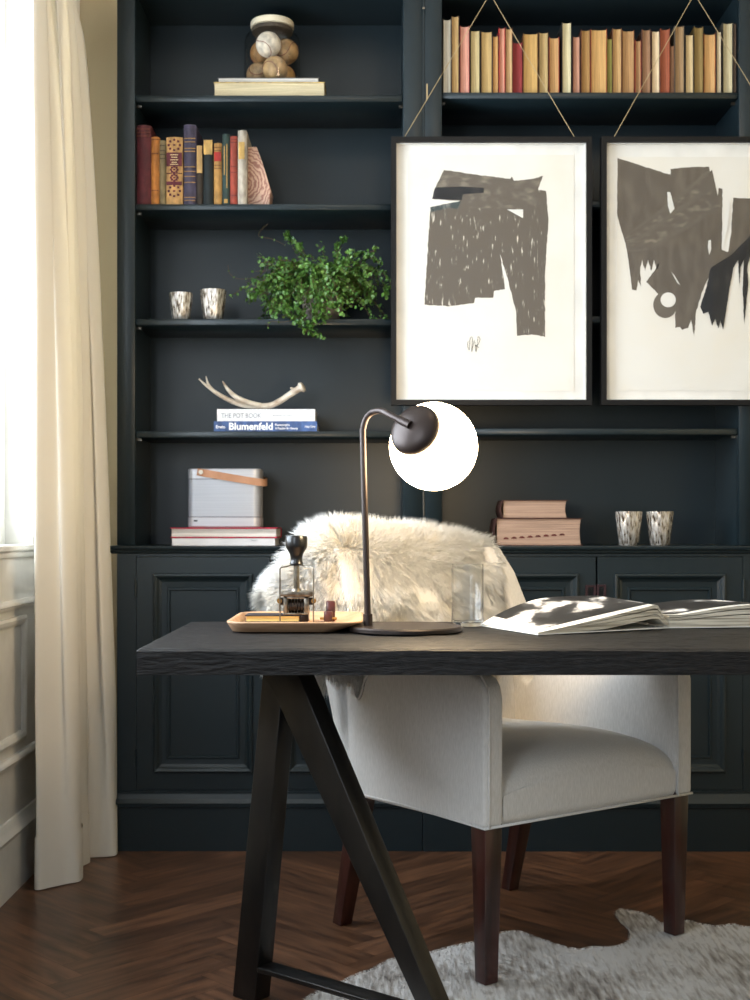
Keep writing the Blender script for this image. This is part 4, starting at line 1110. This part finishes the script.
# --- votive glasses
def votive(px, yt, yb, wtop, zb, Y, label, group):
    k = Y / F; cx = X(px, Y); h = H(yt, Y - 0.02) - zb; rt = wtop / 2 * k; rb = rt * 0.70
    prof = [(rb * 0.92, zb), (rb, zb + 0.003), (rt * 0.90, zb + h * 0.6), (rt, zb + h), (rt - 0.0025, zb + h), (rt * 0.86, zb + h * 0.6), (rb * 0.88, zb + 0.008)]
    mb = MB(); n = 48; rings = []
    for r_, z in prof:
        rings.append([(cx + (r_ * (1 + 0.03 * math.sin(k_ * 2 * PI / n * 10))) * math.cos(2 * PI * k_ / n), Y + (r_ * (1 + 0.03 * math.sin(k_ * 2 * PI / n * 10))) * math.sin(2 * PI * k_ / n), z) for k_ in range(n)])
    mb.rings(rings); o = mb.build('tealight_glass', MERC, smooth=True, sharp=0.9); tag(o, label, 'candle holder', group)
votive(181, 292.5, 319, 23.5, ZS[2] + G, 4.06, 'smaller mottled silver glass at the left on the plant shelf', 'silver tealight glasses')
votive(213.3, 289.5, 319, 26, ZS[2] + G, 4.06, 'taller mottled silver glass nearer the plant', 'silver tealight glasses')
votive(628.7, 511.5, 543, 27, ZCT + G, 4.04, 'mottled silver glass on the ledge nearer the old brown books', 'silver tealight glasses')
votive(659.8, 511.5, 543, 27.5, ZCT + G, 4.04, 'mottled silver glass on the ledge farther from the old brown books', 'silver tealight glasses')

# --- plant
def plant():
    Y0 = 4.095; cx = X(322, Y0); zb = ZS[2] + G
    g = thing('trailing_plant', 'small leafed green trailing plant in a grey concrete pot on the shelf', 'plant', (cx, Y0, zb))
    ztop = zb + 0.132
    mb = MB(); mb.lathe([(0.045, zb), (0.052, zb + 0.003), (0.066, zb + 0.07), (0.074, zb + 0.125), (0.074, ztop), (0.067, ztop), (0.064, ztop - 0.02), (0.01, ztop - 0.022)], cx, Y0, 40); mb.build('pot', CONCRETE, g, smooth=True)
    mb = MB(); mb.lathe([(0.0635, ztop - 0.0215), (0.062, ztop - 0.012), (0.01, ztop - 0.008)], cx, Y0, 24); mb.build('soil', SOIL, g)
    rng = random.Random(21); leaves = MB(); stems = MB()
    def leaf(p, size):
        d = Vector((rng.uniform(-1, 1), rng.uniform(-1.1, 0.5), rng.uniform(-.4, 1))).normalized()
        a = d.orthogonal().normalized(); a.rotate(Matrix.Rotation(rng.random() * 6.28, 3, d)); b = d.cross(a)
        pts = [p + a * size * x + b * size * y + d * size * z for x, y, z in ((-1, 0, 0), (-.55, .72, .12), (.15, .85, .15), (.8, .5, .08), (1.1, 0, 0), (.8, -.5, .08), (.15, -.85, .15), (-.55, -.72, .12))]
        c = p + d * size * -0.05
        leaves.add([c] + pts, [(0, i + 1, (i + 1) % 8 + 1) for i in range(8)])
    def ok(p):
        if p.y > 4.235: p.y = 4.235
        if p.x > 0.068: p.x = 0.068
        if p.y > YF - 0.004 and p.z < zb + 0.006 and p.z > ZS[2] - 0.06: p.z = zb + 0.006
        if p.y > YF + 0.0 and p.z <= zb: p.y = YF - 0.01
        dx, dy = p.x - cx, p.y - Y0
        rr_ = math.hypot(dx, dy)
        if p.z < ztop and rr_ < 0.079 and rr_ > 1e-5: p.x = cx + dx / rr_ * 0.079; p.y = Y0 + dy / rr_ * 0.079
        return p
    def vine(a, reach, rise, droop, n=26, dens=2.1, lsz=0.0062, start=None):
        p = start or Vector((cx + math.cos(a) * 0.03 * rng.random(), Y0 + math.sin(a) * 0.03, ztop - 0.01))
        v = Vector((math.cos(a) * reach, math.sin(a) * reach * 0.7, rise)); pts = [p.copy()]
        for i in range(n):
            v.z -= droop; v += Vector((rng.uniform(-1, 1), rng.uniform(-1, 1), rng.uniform(-1, 1))) * 0.0022
            p = ok(p + v); pts.append(p.copy())
            for _ in range(int(dens + rng.random())):
                leaf(ok(p + Vector((rng.uniform(-1, 1), rng.uniform(-1, 1), rng.uniform(-1, 1))) * 0.010), lsz * rng.uniform(0.6, 1.15))
        stems.tube(pts, 0.0008, 4)
    for i in range(190):
        a = rng.uniform(0, 2 * PI)
        if math.sin(a) > 0.5 and rng.random() < 0.6: a = -a
        vine(a, rng.uniform(0.0022, 0.0066), rng.uniform(0.002, 0.0078), rng.uniform(0.0004, 0.00075), n=rng.randint(10, 19))
    for i in range(26):
        vine(rng.uniform(PI * 0.92, PI * 1.3), rng.uniform(0.0035, 0.0062), rng.uniform(0.001, 0.006), rng.uniform(0.0004, 0.0007), n=rng.randint(14, 20))
    for i in range(14):
        vine(rng.uniform(-PI * .6, -PI * .42), rng.uniform(0.005, 0.0066), rng.uniform(0.001, 0.005), rng.uniform(0.0006, 0.0009), n=rng.randint(16, 20))
    for a, re, ri, dr_, n in ((-PI * .52, .0074, .005, .0009, 24), (-PI * .58, .0077, .004, .0009, 23), (-PI * .62, .0077, .004, .00085, 24), (-PI * .50, .008, .003, .0008, 22)):
        vine(a, re, ri, dr_, n=n, dens=2.4)
    for pl in ([(312, 272, 4.03), (302, 286, 3.99), (296, 303, 3.962), (300, 318, 3.955), (307, 329, 3.955), (320, 338, 3.955)],
               [(326, 274, 4.02), (322, 290, 3.99), (316, 305, 3.962), (312, 320, 3.955), (309, 332, 3.955)], [(332, 276, 4.02), (330, 292, 3.985), (323, 308, 3.962), (320, 322, 3.955)],
               [(304, 276, 4.03), (292, 290, 3.99), (284, 305, 3.962), (290, 315, 3.955), (300, 322, 3.955)], [(298, 262, 4.06), (282, 268, 4.04), (268, 280, 4.02), (258, 290, 4.01), (247, 302, 4.0)],
               [(296, 262, 4.05), (278, 276, 4.03), (262, 292, 4.01), (249, 294, 4.0)], [(300, 265, 4.05), (286, 284, 4.02), (275, 300, 4.0), (270, 312, 3.995)], [(300, 265, 4.05), (288, 284, 4.01), (283, 300, 3.99), (280, 313, 3.99)],
               [(338, 270, 4.05), (352, 284, 4.02), (345, 298, 4.0), (334, 308, 3.99)], [(340, 262, 4.05), (362, 276, 4.02), (370, 292, 4.01), (362, 304, 4.0)], [(345, 260, 4.06), (368, 266, 4.04), (386, 282, 4.02), (388, 298, 4.01)],
               [(305, 255, 4.06), (296, 245, 4.05), (289, 238, 4.05), (287, 233, 4.05)], [(335, 252, 4.06), (341, 244, 4.05), (346, 238, 4.05)], [(350, 258, 4.07), (362, 252, 4.06), (376, 262, 4.05)]):
        for rep in range(2):
            pts = [P(x_ + rng.uniform(-4, 4) * (j > 0), y_ + rng.uniform(-3, 3) * (j > 0), Y_) for j, (x_, y_, Y_) in enumerate(pl)]
            sp = spline(pts, 7); stems.tube(sp, 0.0008, 4)
            for p in sp[3:]:
                for q in range(2): leaf(p + Vector((rng.uniform(-1, 1), rng.uniform(-1, .4), rng.uniform(-1, 1))) * 0.008, rng.uniform(0.0045, 0.0078))
    # bare wisps at the left and top
    for pl in ([P(272, 262, 4.07), P(258, 276, 4.05), P(240, 279, 4.04), P(230, 274, 4.03), P(228, 265, 4.03)], [P(285, 245, 4.08), P(272, 239, 4.06), P(259, 236, 4.05), P(262, 229, 4.05), P(268, 224, 4.05)],
               [P(300, 262, 4.08), P(292, 245, 4.07), P(288, 231, 4.06)], [P(338, 255, 4.08), P(342, 243, 4.08), P(346, 235, 4.07)], [P(268, 328, 3.95), P(270, 322, 3.955), P(284, 322, 3.96), P(300, 318, 3.96)]):
        sp = spline(pl, 6); stems.tube(sp, 0.0009, 5)
        for p in sp[::5]: leaf(p, 0.004)
    stems.build('stems', STEM, g, recalc=False)
    o = leaves.build('foliage', LEAF, g, recalc=False); o['kind'] = 'stuff'
plant()

# --- horizontal books with titles + antler
z0 = ZS[3] + G; Yt = 4.02
SER = mat('white_print', (240, 242, 245), rough=0.5); GREYP = mat('grey_print', (120, 128, 140), rough=0.5)
hh = H(421.2, Yt)
bl = book('blue book titled Blumenfeld lying at the bottom of the antler stack', cloth_cover((74, 102, 156)), pages((220, 216, 205), 'z'), (X(213.8, Yt), Yt, z0), (0, 0, 1), (1, 0, 0), (0, 1, 0), hh - z0, X(317, Yt) - X(213.8, Yt), 0.21, True, round_=0.02)
hz2 = H(409, Yt)
pb = book('white book titled The Pot Book lying directly under the antler', cm('cover', (226, 228, 232), rough=0.5), pages((220, 216, 205), 'z'), (X(217, Yt), Yt + 0.003, hh + G), (0, 0, 1), (1, 0, 0), (0, 1, 0), hz2 - hh - G, X(315, Yt) - X(217, Yt), 0.20, True, round_=0.02)
ye = Yt - 0.0006
def T(body, m, par, x0, x1, y0, y1, yy=ye, bold=0.0): text_part(body, 'lettering', m, par, X(x0, yy), X(x1, yy), H(y1, yy), H(y0, yy), yy, bold)
T('Blumenfeld', SER, bl, 229, 272.8, 422.6, 430.0, bold=0.028)
T('Erwin', SER, bl, 216, 225, 425.2, 428.4, bold=0.02)
T('Photographs', SER, bl, 275, 289.5, 423.7, 426.6, bold=0.02)
T('A Passion for Beauty', SER, bl, 275, 298, 427.2, 430, bold=0.02)
T('Hatje Cantz', SER, bl, 305, 315.3, 425.4, 428.3, bold=0.02)
yp = Yt + 0.003 - 0.0006
T('THE POT BOOK', GREYP, pb, 221.3, 261.3, 413.2, 417.9, yp)
T('EDMUND DE WAAL', GREYP, pb, 273, 293, 414.8, 416.2, yp)
mb = MB(); q = [P(311.6 + 1.3 * math.cos(a_ * PI / 6), 415.4 + 1.3 * math.sin(a_ * PI / 6), yp) for a_ in range(13)]; mb.tube(q, 0.0004, 4, caps=False); mb.build('emblem', GREYP, pb)
# antler
ya = 4.09
ant = thing('antler', 'pale deer antler resting on the white book', 'antler', (X(260, ya), ya, hz2))
def zf(p, r): return Vector((p.x, p.y, max(p.z, hz2 + r + 0.0004)))
mainp = [P(302, 387, ya - .01), P(297, 390, ya - .005), P(289, 395, ya), P(280, 401, ya), P(270, 405.5, ya), P(257, 406, ya), P(243, 405, ya), P(228, 399.5, ya - .02), P(215, 392, ya - .03), P(205, 384.5, ya - .04), P(199, 379, ya - .04)]
rs = [0.0135, 0.0105, 0.0100, 0.0098, 0.0096, 0.0090, 0.0088, 0.0075, 0.0062, 0.004, 0.0012]
sp = spline(mainp, 6); rr2 = [rs[min(int(i / 6), 9)] + (rs[min(int(i / 6) + 1, 10)] - rs[min(int(i / 6), 9)]) * ((i % 6) / 6) for i in range(len(sp))]
mb = MB(); mb.tube([zf(p, r_) for p, r_ in zip(sp, rr2)], rr2, 14); mb.build('beam', BONE, ant, smooth=True, sharp=3)
def tine(pl, rs):
    sp = spline(pl, 6); n = len(rs) - 1
    rr2 = [rs[min(i // 6, n)] + (rs[min(i // 6 + 1, n)] - rs[min(i // 6, n)]) * ((i % 6) / 6) for i in range(len(sp))]
    mb = MB(); mb.tube([zf(p, r_) for p, r_ in zip(sp, rr2)], rr2, 12); mb.build('tine', BONE, ant, smooth=True, sharp=3)
tine([P(262, 406, ya), P(248, 402.5, ya - .02), P(236, 397, ya - .03), P(227.5, 389, ya - .035), P(222.5, 381, ya - .035)], [0.009, 0.009, 0.008, 0.0055, 0.0015])
tine([P(213, 390.5, ya - .03), P(208, 384, ya - .03), P(206, 376, ya - .025)], [0.006, 0.0042, 0.0012])
tine([P(297, 391, ya), P(293, 389, ya - .005), P(290.5, 388, ya - .01)], [0.006, 0.005, 0.003])
mb = MB(); c0 = mainp[0]; d0 = (mainp[0] - mainp[1]).normalized()
mb.tube([c0 - d0 * 0.007, c0 - d0 * 0.004, c0 + d0 * 0.0035, c0 + d0 * 0.006], [0.013, 0.0175, 0.0165, 0.011], 14)
mb.build('burr', BONE, ant, smooth=True, sharp=3)

# --- speaker on books on the counter
zc = ZCT + G; Yb = 4.01
hA = H(538, Yb); hB = H(527.5, Yb)
wb = book('white book lying on the ledge under the red one', cm('cover', (222, 222, 226), rough=0.5), pages((222, 222, 224), 'z'), (X(172, Yb), Yb, zc), (0, 0, 1), (1, 0, 0), (0, 1, 0), hA - zc - 0.001, X(275, Yb) - X(172, Yb), 0.2, True, round_=0.02)
T2 = text_part('PHAIDON', 'lettering', GREYP, wb, X(251, Yb), X(257.5, Yb), H(541.2, Yb), H(539.8, Yb), Yb - 0.0006)
rb = book('red covered book lying between the speaker and the white book', cloth_cover((190, 30, 66)), pages((226, 222, 216), 'z'), (X(170.5, Yb), Yb - 0.002, hA), (0, 0, 1), (1, 0, 0), (0, 1, 0), hB - hA, X(277, Yb) - X(170.5, Yb), 0.2, False, c=0.0038)
def speaker():
    z = hB + G; Y = 4.05
    x0, x1 = X(187, Y), X(260.5, Y); zt = H(468.5, Y)
    D = 0.125
    g = thing('portable_speaker', 'silver portable speaker with tan leather strap on the red book', 'speaker', ((x0 + x1) / 2, Y + D / 2, z))
    mb = MB(); mb.rings([rrect(x0 + 0.003, x1 - 0.003, Y + 0.003, Y + D - .003, 0.022, z), rrect(x0, x1, Y, Y + D, 0.024, z + 0.004), rrect(x0, x1, Y, Y + D, 0.024, z + 0.032)]); mb.build('base', ALU, g, smooth=True, sharp=0.5)
    GR = mat('speaker_mesh', (176, 181, 190), rough=0.45, metal=0.3, c2=(171, 176, 186), scale=(4, 4, 420), contrast=(0.45, 0.6))
    mb = MB(); mb.rings([rrect(x0 + .001, x1 - .001, Y + .001, Y + D - .001, 0.024, z + 0.034), rrect(x0 + .001, x1 - .001, Y + .001, Y + D - .001, 0.024, zt - 0.034)]); mb.build('grille', GR, g, smooth=True, sharp=0.5)
    mb = MB(); mb.rings([rrect(x0 + .003, x1 - .003, Y + .003, Y + D - .003, 0.022, z + 0.031), rrect(x0 + .003, x1 - .003, Y + .003, Y + D - .003, 0.022, zt - 0.03)]); mb.build('core', DARKMETAL, g)
    mb = MB(); mb.rings([rrect(x0, x1, Y, Y + D, 0.024, zt - 0.032), rrect(x0, x1, Y, Y + D, 0.024, zt - 0.003), rrect(x0 + .003, x1 - .003, Y + .003, Y + D - .003, 0.022, zt)]); mb.build('top', ALU, g, smooth=True, sharp=0.5)
    mb = MB(); mb.box(X(193.8, Y), X(197.5, Y), Y - 0.0006, Y + 0.001, H(521.6, Y), H(520, Y)); mb.build('logo', BLACKGLOSS, g)
    # strap: band from front pivot round the right end to the back
    a = P(201, 472.5, Y - 0.004); b_ = P(262, 483.5, Y - 0.004)
    path = [P(197.5, 472, Y - 0.003), P(201, 472.5, Y - 0.004), P(230, 477.5, Y - 0.0045), P(254, 481.5, Y - 0.004), P(263, 482.6, Y + 0.005), P(266.5, 482.4, Y + 0.035), P(266.5, 481.5, Y + 0.09), P(262, 480, Y + D), P(250, 478, Y + D + 0.004)]
    sp = spline(path, 6); rings = []
    for i, p in enumerate(sp):
        t_ = (sp[min(i + 1, len(sp) - 1)] - sp[max(i - 1, 0)]).normalized(); o_ = t_.cross(Vector((0, 0, 1))).normalized()
        wz = t_.cross(o_).normalized()
        hw = 0.0115 if i > 3 else 0.0115 * (0.35 + 0.65 * (i / 4) ** 0.5)
        rings.append([p + wz * hw + o_ * 0.0012, p - wz * hw + o_ * 0.0012, p - wz * hw - o_ * 0.0012, p + wz * hw - o_ * 0.0012])
    mb = MB(); mb.rings(rings); mb.build('strap', LEATHER, g)
    mb = MB(); c0 = P(201, 472.3, Y - 0.004)
    n = 16; mb.rings([[c0 + Vector((math.cos(2 * PI * k / n) * r_, dy, math.sin(2 * PI * k / n) * r_)) for k in range(n)] for r_, dy in ((0.0072, 0.0), (0.0072, -0.007), (0.005, -0.0085))]); mb.build('rivet', WHITE, g, smooth=True)
speaker()

# --- old bibles on the right
zc = ZCT + G; Yq = 4.03
OLD = cloth_cover((74, 40, 30))
def oldbook(x0, x1, zbot, ztop, Y, label, idx):
    g = book(label, OLD, pages((190, 152, 128), 'z'), (X(x0, Y), Y, zbot), (0, 0, 1), (0, 1, 0), (1, 0, 0), ztop - zbot, 0.17, X(x1, Y) - X(x0, Y), True, round_=0.5, c=0.002, lip=0.006)
    if idx:
        mb = MB(); Yf = Y + 0.0062
        for i in range(8):
            xx = x0 + 12 + i * 8.0; yy = 539.3 - i * 0.55
            n = 8; c0 = P(xx, yy, Yf)
            ring = [(c0.x + 0.0090 * math.cos(PI * k / (n)) , Yf - 0.0003 , c0.z + 0.0065 * math.sin(PI * k / n)) for k in range(n + 1)]
            ring2 = [(p[0], Yf - 0.0009, p[2]) for p in ring]
            mb.rings([ring, ring2])
        mb.build('thumb_index', cloth_cover((92, 26, 22)), g)
    return g
zm = H(518.3, Yq)
oldbook(494, 583, zc, zm, Yq, 'thick old leather book with red thumb notches on the ledge', True)
oldbook(500.5, 568.5, zm + G, H(500, Yq), Yq + 0.005, 'smaller old book lying on top of the thumb-notched one', False)

# ------------------------------------------------------------------ PICTURES
def picture(label, cpx, shapes_fn, x0, x1, peak):
    yF = YF - 0.034
    y0, y1 = 136.5, 405
    g = thing('framed_artwork', label, 'picture', ((X(x0, yF) + X(x1, yF)) / 2, yF + 0.015, H(y1, yF)))
    A, B, Z0, Z1 = X(x0, yF), X(x1, yF), H(y1, yF), H(y0, yF); w = 0.0165
    mb = MB()
    ring_loft(mb, lambda u, v, d: (u, yF + d, v), A, B, Z0, Z1, [(0, 0.031), (0, 0.0), (w, 0.0), (w, 0.014)], cap=False)
    mb.box(A + 0.002, B - 0.002, yF + 0.026, yF + 0.030, Z0 + 0.002, Z1 - 0.002)
    mb.build('frame', BLACKFRAME, g)
    MATB = mat('mount_board', (224, 223, 218), rough=0.8); 
    PAP = mat('art_paper', (214, 213, 208), rough=0.8, c2=(211, 206, 194), scale=(3, 3, 3), contrast=(0.4, 0.7))
    mb = MB(); mb.box(A + w - .001, B - w + .001, yF + 0.021, yF + 0.0235, Z0 + w - .001, Z1 - w + .001); mb.build('mount', MATB, g)
    # fillet around the glass edge
    mb = MB(); ring_loft(mb, lambda u, v, d: (u, yF + d, v), A + w, B - w, Z0 + w, Z1 - w, [(0, 0.021), (0, 0.012), (0.003, 0.012), (0.003, 0.021)], cap=False); mb.build('fillet', MATB, g)
    ya = yF + 0.0205
    pp = cpx['paper']
    mb = MB(); mb.box(X(pp[0], ya), X(pp[1], ya), ya - 0.0008, ya, H(pp[3], ya), H(pp[2], ya)); mb.build('print_sheet', PAP, g)
    for i, (nm, m, poly) in enumerate(shapes_fn):
        d = 0.0009 + 0.00025 * (i + 1)
        mb = MB(); yy = ya - d
        vs = [P(px_, py_, ya) for px_, py_ in poly]; vs = [(v.x, yy, v.z) for v in vs]
        mb.rings([vs, [(a_, yy - 0.00015, c_) for a_, b_, c_ in vs]]); mb.build(nm, m, g)
    mb = MB(); mb.box(A + w, B - w, yF + 0.008, yF + 0.0095, Z0 + w, Z1 - w); mb.build('glass_pane', GLASS_PIC, g)
    cw = 0.0011
    py = YF - 0.010
    pk = P(peak[0], peak[1], py)
    mb = MB(); e0 = P(peak[2], 138, yF + 0.02); e1 = P(peak[3], 138, yF + 0.02)
    mb.tube([e0, pk + Vector((-0.004, 0, 0)), pk + Vector((0.004, 0, 0)), e1], cw, 6); mb.build('cord', TWINE, g)
    mb = MB(); mb.tube([(pk.x, YF + 0.002, pk.z - 0.001), (pk.x, py - 0.004, pk.z - 0.001)], 0.003, 8); mb.build('nail', BRASS, g)
    return g
PT = paint_mat('umber_ink', (92, 85, 76), (206, 200, 187), (0.62, 0.72), (170, 170, 30))
PTs = paint_mat('umber_ink_solid', (92, 85, 76), (122, 114, 102), (0.5, 0.7), (30, 30, 60))
PTr = mat('umber_ink_dense', (92, 86, 77), rough=0.8, c2=(100, 93, 83), scale=(12, 12, 12))
BK = mat('black_ink', (26, 27, 30), rough=0.7, c2=(52, 50, 50), scale=(50, 50, 14), contrast=(0.5, 0.75))
PAPS = mat('bare_paper', (214, 213, 208), rough=0.8)
def sc(poly, ox, oy, k=0.2): return [(ox + x * k, oy + y * k) for x, y in poly]
rng = random.Random(9)
def rough_poly(poly, amp=0.35, step=2.2):
    out = []
    n = len(poly)
    for i in range(n):
        a = poly[i]; b = poly[(i + 1) % n]; L = math.hypot(b[0] - a[0], b[1] - a[1]); m_ = max(1, int(L / step))
        for q in range(m_):
            t_ = q / m_; j = 0 if q == 0 else amp
            out.append((a[0] + (b[0] - a[0]) * t_ + rng.uniform(-j, j), a[1] + (b[1] - a[1]) * t_ + rng.uniform(-j, j)))
    return out
left_main = sc([(120, 50), (290, 75), (450, 95), (460, 83), (470, 105), (560, 95), (615, 80), (590, 150), (630, 155), (642, 300), (625, 560), (625, 885), (560, 872), (485, 880), (480, 760), (440, 600), (400, 470), (425, 645), (370, 655), (365, 690), (275, 690), (270, 715), (150, 732), (22, 725), (35, 500), (50, 260), (55, 235), (200, 205), (60, 195), (75, 140)], 420, 160)
left_shapes = [('brush_mark', PT, rough_poly(left_main)),
    ('brush_mark', PTs, rough_poly(sc([(120, 52), (290, 77), (450, 97), (468, 107), (560, 97), (612, 84), (588, 152), (580, 240), (400, 243), (240, 240), (215, 190), (75, 142)], 420, 160), 0.1)),
    ('brush_mark', BK, rough_poly(sc([(75, 138), (200, 133), (320, 140), (318, 165), (215, 172), (208, 202), (60, 196)], 420, 160), 0.2)),
    ('brush_mark', mat('slate_ink', (62, 70, 70), rough=0.8, c2=(150, 150, 142), scale=(60, 60, 30), contrast=(0.5, 0.7)), rough_poly(sc([(50, 238), (205, 205), (190, 245), (140, 240), (55, 262)], 420, 160), 0.2)),
    ('paper_gap', PAPS, sc([(435, 248), (515, 248), (515, 292)], 420, 160))]
pl = picture('framed umber and black brushwork print hanging by cord above the desk lamp', {'paper': (408, 574, 155, 391)}, left_shapes, 391, 592, (490, -4, 404, 575))
# signature scribble
ya = YF - 0.034 + 0.0205 - 0.0012
sg = spline([P(x_, y_, ya) for x_, y_ in sc([(240, 905), (238, 930), (246, 950), (250, 895), (262, 890), (258, 960), (272, 900), (280, 960), (290, 885), (300, 900), (284, 930), (276, 925), (296, 940)], 420, 160)], 4)
mb = MB(); mb.tube(sg, 0.0007, 5); mb.build('signature', BK, pl)
A0 = (600, 140)
rmain = sc([(87, 90), (210, 130), (330, 168), (352, 172), (352, 145), (460, 135), (545, 135), (566, 240), (585, 335), (592, 240), (612, 245), (608, 550), (640, 560), (655, 470), (665, 290), (750, 292), (900, 300), (930, 420), (900, 560), (800, 600), (750, 560), (700, 600), (640, 620), (560, 650), (510, 760), (480, 860), (470, 990), (455, 900), (440, 940), (410, 950), (400, 935), (375, 940), (375, 880), (380, 830), (290, 770), (230, 710), (275, 650), (300, 600), (285, 650), (270, 600), (255, 655), (240, 600), (225, 655), (210, 600), (200, 640), (205, 735), (190, 700), (182, 752), (160, 748), (135, 550), (100, 430), (85, 370)], *A0)
ring = [(600 + (325 + 60 * math.cos(a_ * PI / 12)) * 0.2, 140 + (825 + 66 * math.sin(a_ * PI / 12)) * 0.2) for a_ in range(24)]
hole = [(600 + (340 + 38 * math.cos(a_ * PI / 12)) * 0.2, 140 + (800 + 37 * math.sin(a_ * PI / 12)) * 0.2) for a_ in range(24)]
PT2 = paint_mat('umber_ink_streaked', (86, 79, 70), (104, 96, 85), (0.4, 0.75), (40, 40, 14))
right_shapes = [('brush_mark', PT2, rough_poly(rmain)),
    ('brush_mark', PTs, rough_poly(sc([(135, 545), (130, 480), (330, 335), (560, 150), (600, 335), (300, 540), (150, 560)], *A0), 0.1)),
    ('brush_mark', PTr, rough_poly(sc([(140, 540), (150, 520), (560, 215), (566, 245)], *A0), 0.1)),
    ('brush_mark', PTr, rough_poly(sc([(255, 545), (270, 520), (590, 330), (600, 345)], *A0), 0.1)),
    ('brush_mark', PTr, rough_poly(sc([(140, 470), (330, 325), (540, 150), (550, 165), (340, 345)], *A0), 0.1)),
    ('ring_mark', PTr, ring), ('paper_gap', PAPS, hole),
    ('brush_mark', BK, rough_poly(sc([(552, 640), (655, 575), (750, 480), (900, 400), (910, 450), (760, 545), (735, 640), (740, 720), (720, 920), (712, 760), (718, 600), (700, 640), (696, 740), (690, 600), (665, 640), (640, 780), (615, 950), (600, 905), (590, 945), (575, 895), (560, 930), (540, 860), (515, 870), (500, 835), (530, 740)], *A0), 0.3)),
    ('paper_gap', PAPS, rough_poly(sc([(335, 262), (350, 262), (372, 345), (350, 370), (338, 330)], *A0), 0.2)),
    ('paper_gap', PAPS, rough_poly(sc([(612, 420), (650, 300), (640, 430), (612, 545)], *A0), 0.2)),
    ('paper_gap', PAPS, rough_poly(sc([(540, 505), (552, 500), (555, 545), (545, 575), (538, 540)], *A0), 0.2)),
    ('paper_gap', PAPS, rough_poly(sc([(355, 660), (372, 680), (400, 728), (385, 715)], *A0), 0.1)),
    ('brush_mark', BK, rough_poly(sc([(820, 620), (900, 600), (880, 820), (860, 900), (845, 700)], *A0), 0.3))]
picture('framed black and brown brushwork print with a ring mark, partly outside the view', {'paper': (617, 786, 157, 391)}, right_shapes, 601.5, 802, (694.5, -4, 613.5, 783))

# ------------------------------------------------------------------ LIGHTS
def area(name, loc, rot, sx, sy, power, col):
    l = bpy.data.lights.new(name, 'AREA'); l.shape = 'RECTANGLE'; l.size = sx; l.size_y = sy; l.energy = power; l.color = col
    o = bpy.data.objects.new(name, l); C.objects.link(o); o.location = loc; o.rotation_euler = rot; return o
area('daylight_at_window', (XL - 0.45, 3.0, 1.85), (0, -PI / 2, 0), 1.8, 1.5, 190, (0.80, 0.90, 1.0))
area('added_side_fill', (XL - 0.32, 0.75, 1.85), (0, -PI / 2, 0.6), 1.7, 1.4, 78, (0.80, 0.90, 1.0))  # added fill light behind the unseen near window, turned toward the curtain
l = bpy.data.lights.new('ceiling_lamp', 'POINT'); l.energy = 10; l.color = (1.0, 0.76, 0.5); l.shadow_soft_size = 0.12
o = bpy.data.objects.new('ceiling_lamp', l); C.objects.link(o); o.location = (0.55, 2.5, 2.85)

w = bpy.data.worlds.new('world'); bpy.context.scene.world = w; w.use_nodes = True
bg = w.node_tree.nodes['Background']; bg.inputs[0].default_value = (0.74, 0.86, 1.0, 1); bg.inputs[1].default_value = 0.60

# ------------------------------------------------------------------ CAMERA
cd = bpy.data.cameras.new('camera'); cam = bpy.data.objects.new('camera', cd); C.objects.link(cam)
cam.location = (0, 0, HC); cam.rotation_euler = (PI / 2, 0, 0)
cd.sensor_fit = 'VERTICAL'; cd.sensor_height = 24.0; cd.sensor_width = 24.0; cd.lens = 24.0 * F / 1000.0; cd.shift_y = (HY - 500) / 1000.0
cd.clip_start = 0.05
cd.dof.use_dof = True; cd.dof.focus_distance = 2.95; cd.dof.aperture_fstop = 4.0
s = bpy.context.scene; s.camera = cam
s.view_settings.view_transform = 'Standard'; s.view_settings.look = 'None'; s.view_settings.gamma = 1; s.view_settings.use_curve_mapping = False
s.view_settings.exposure = 0.0
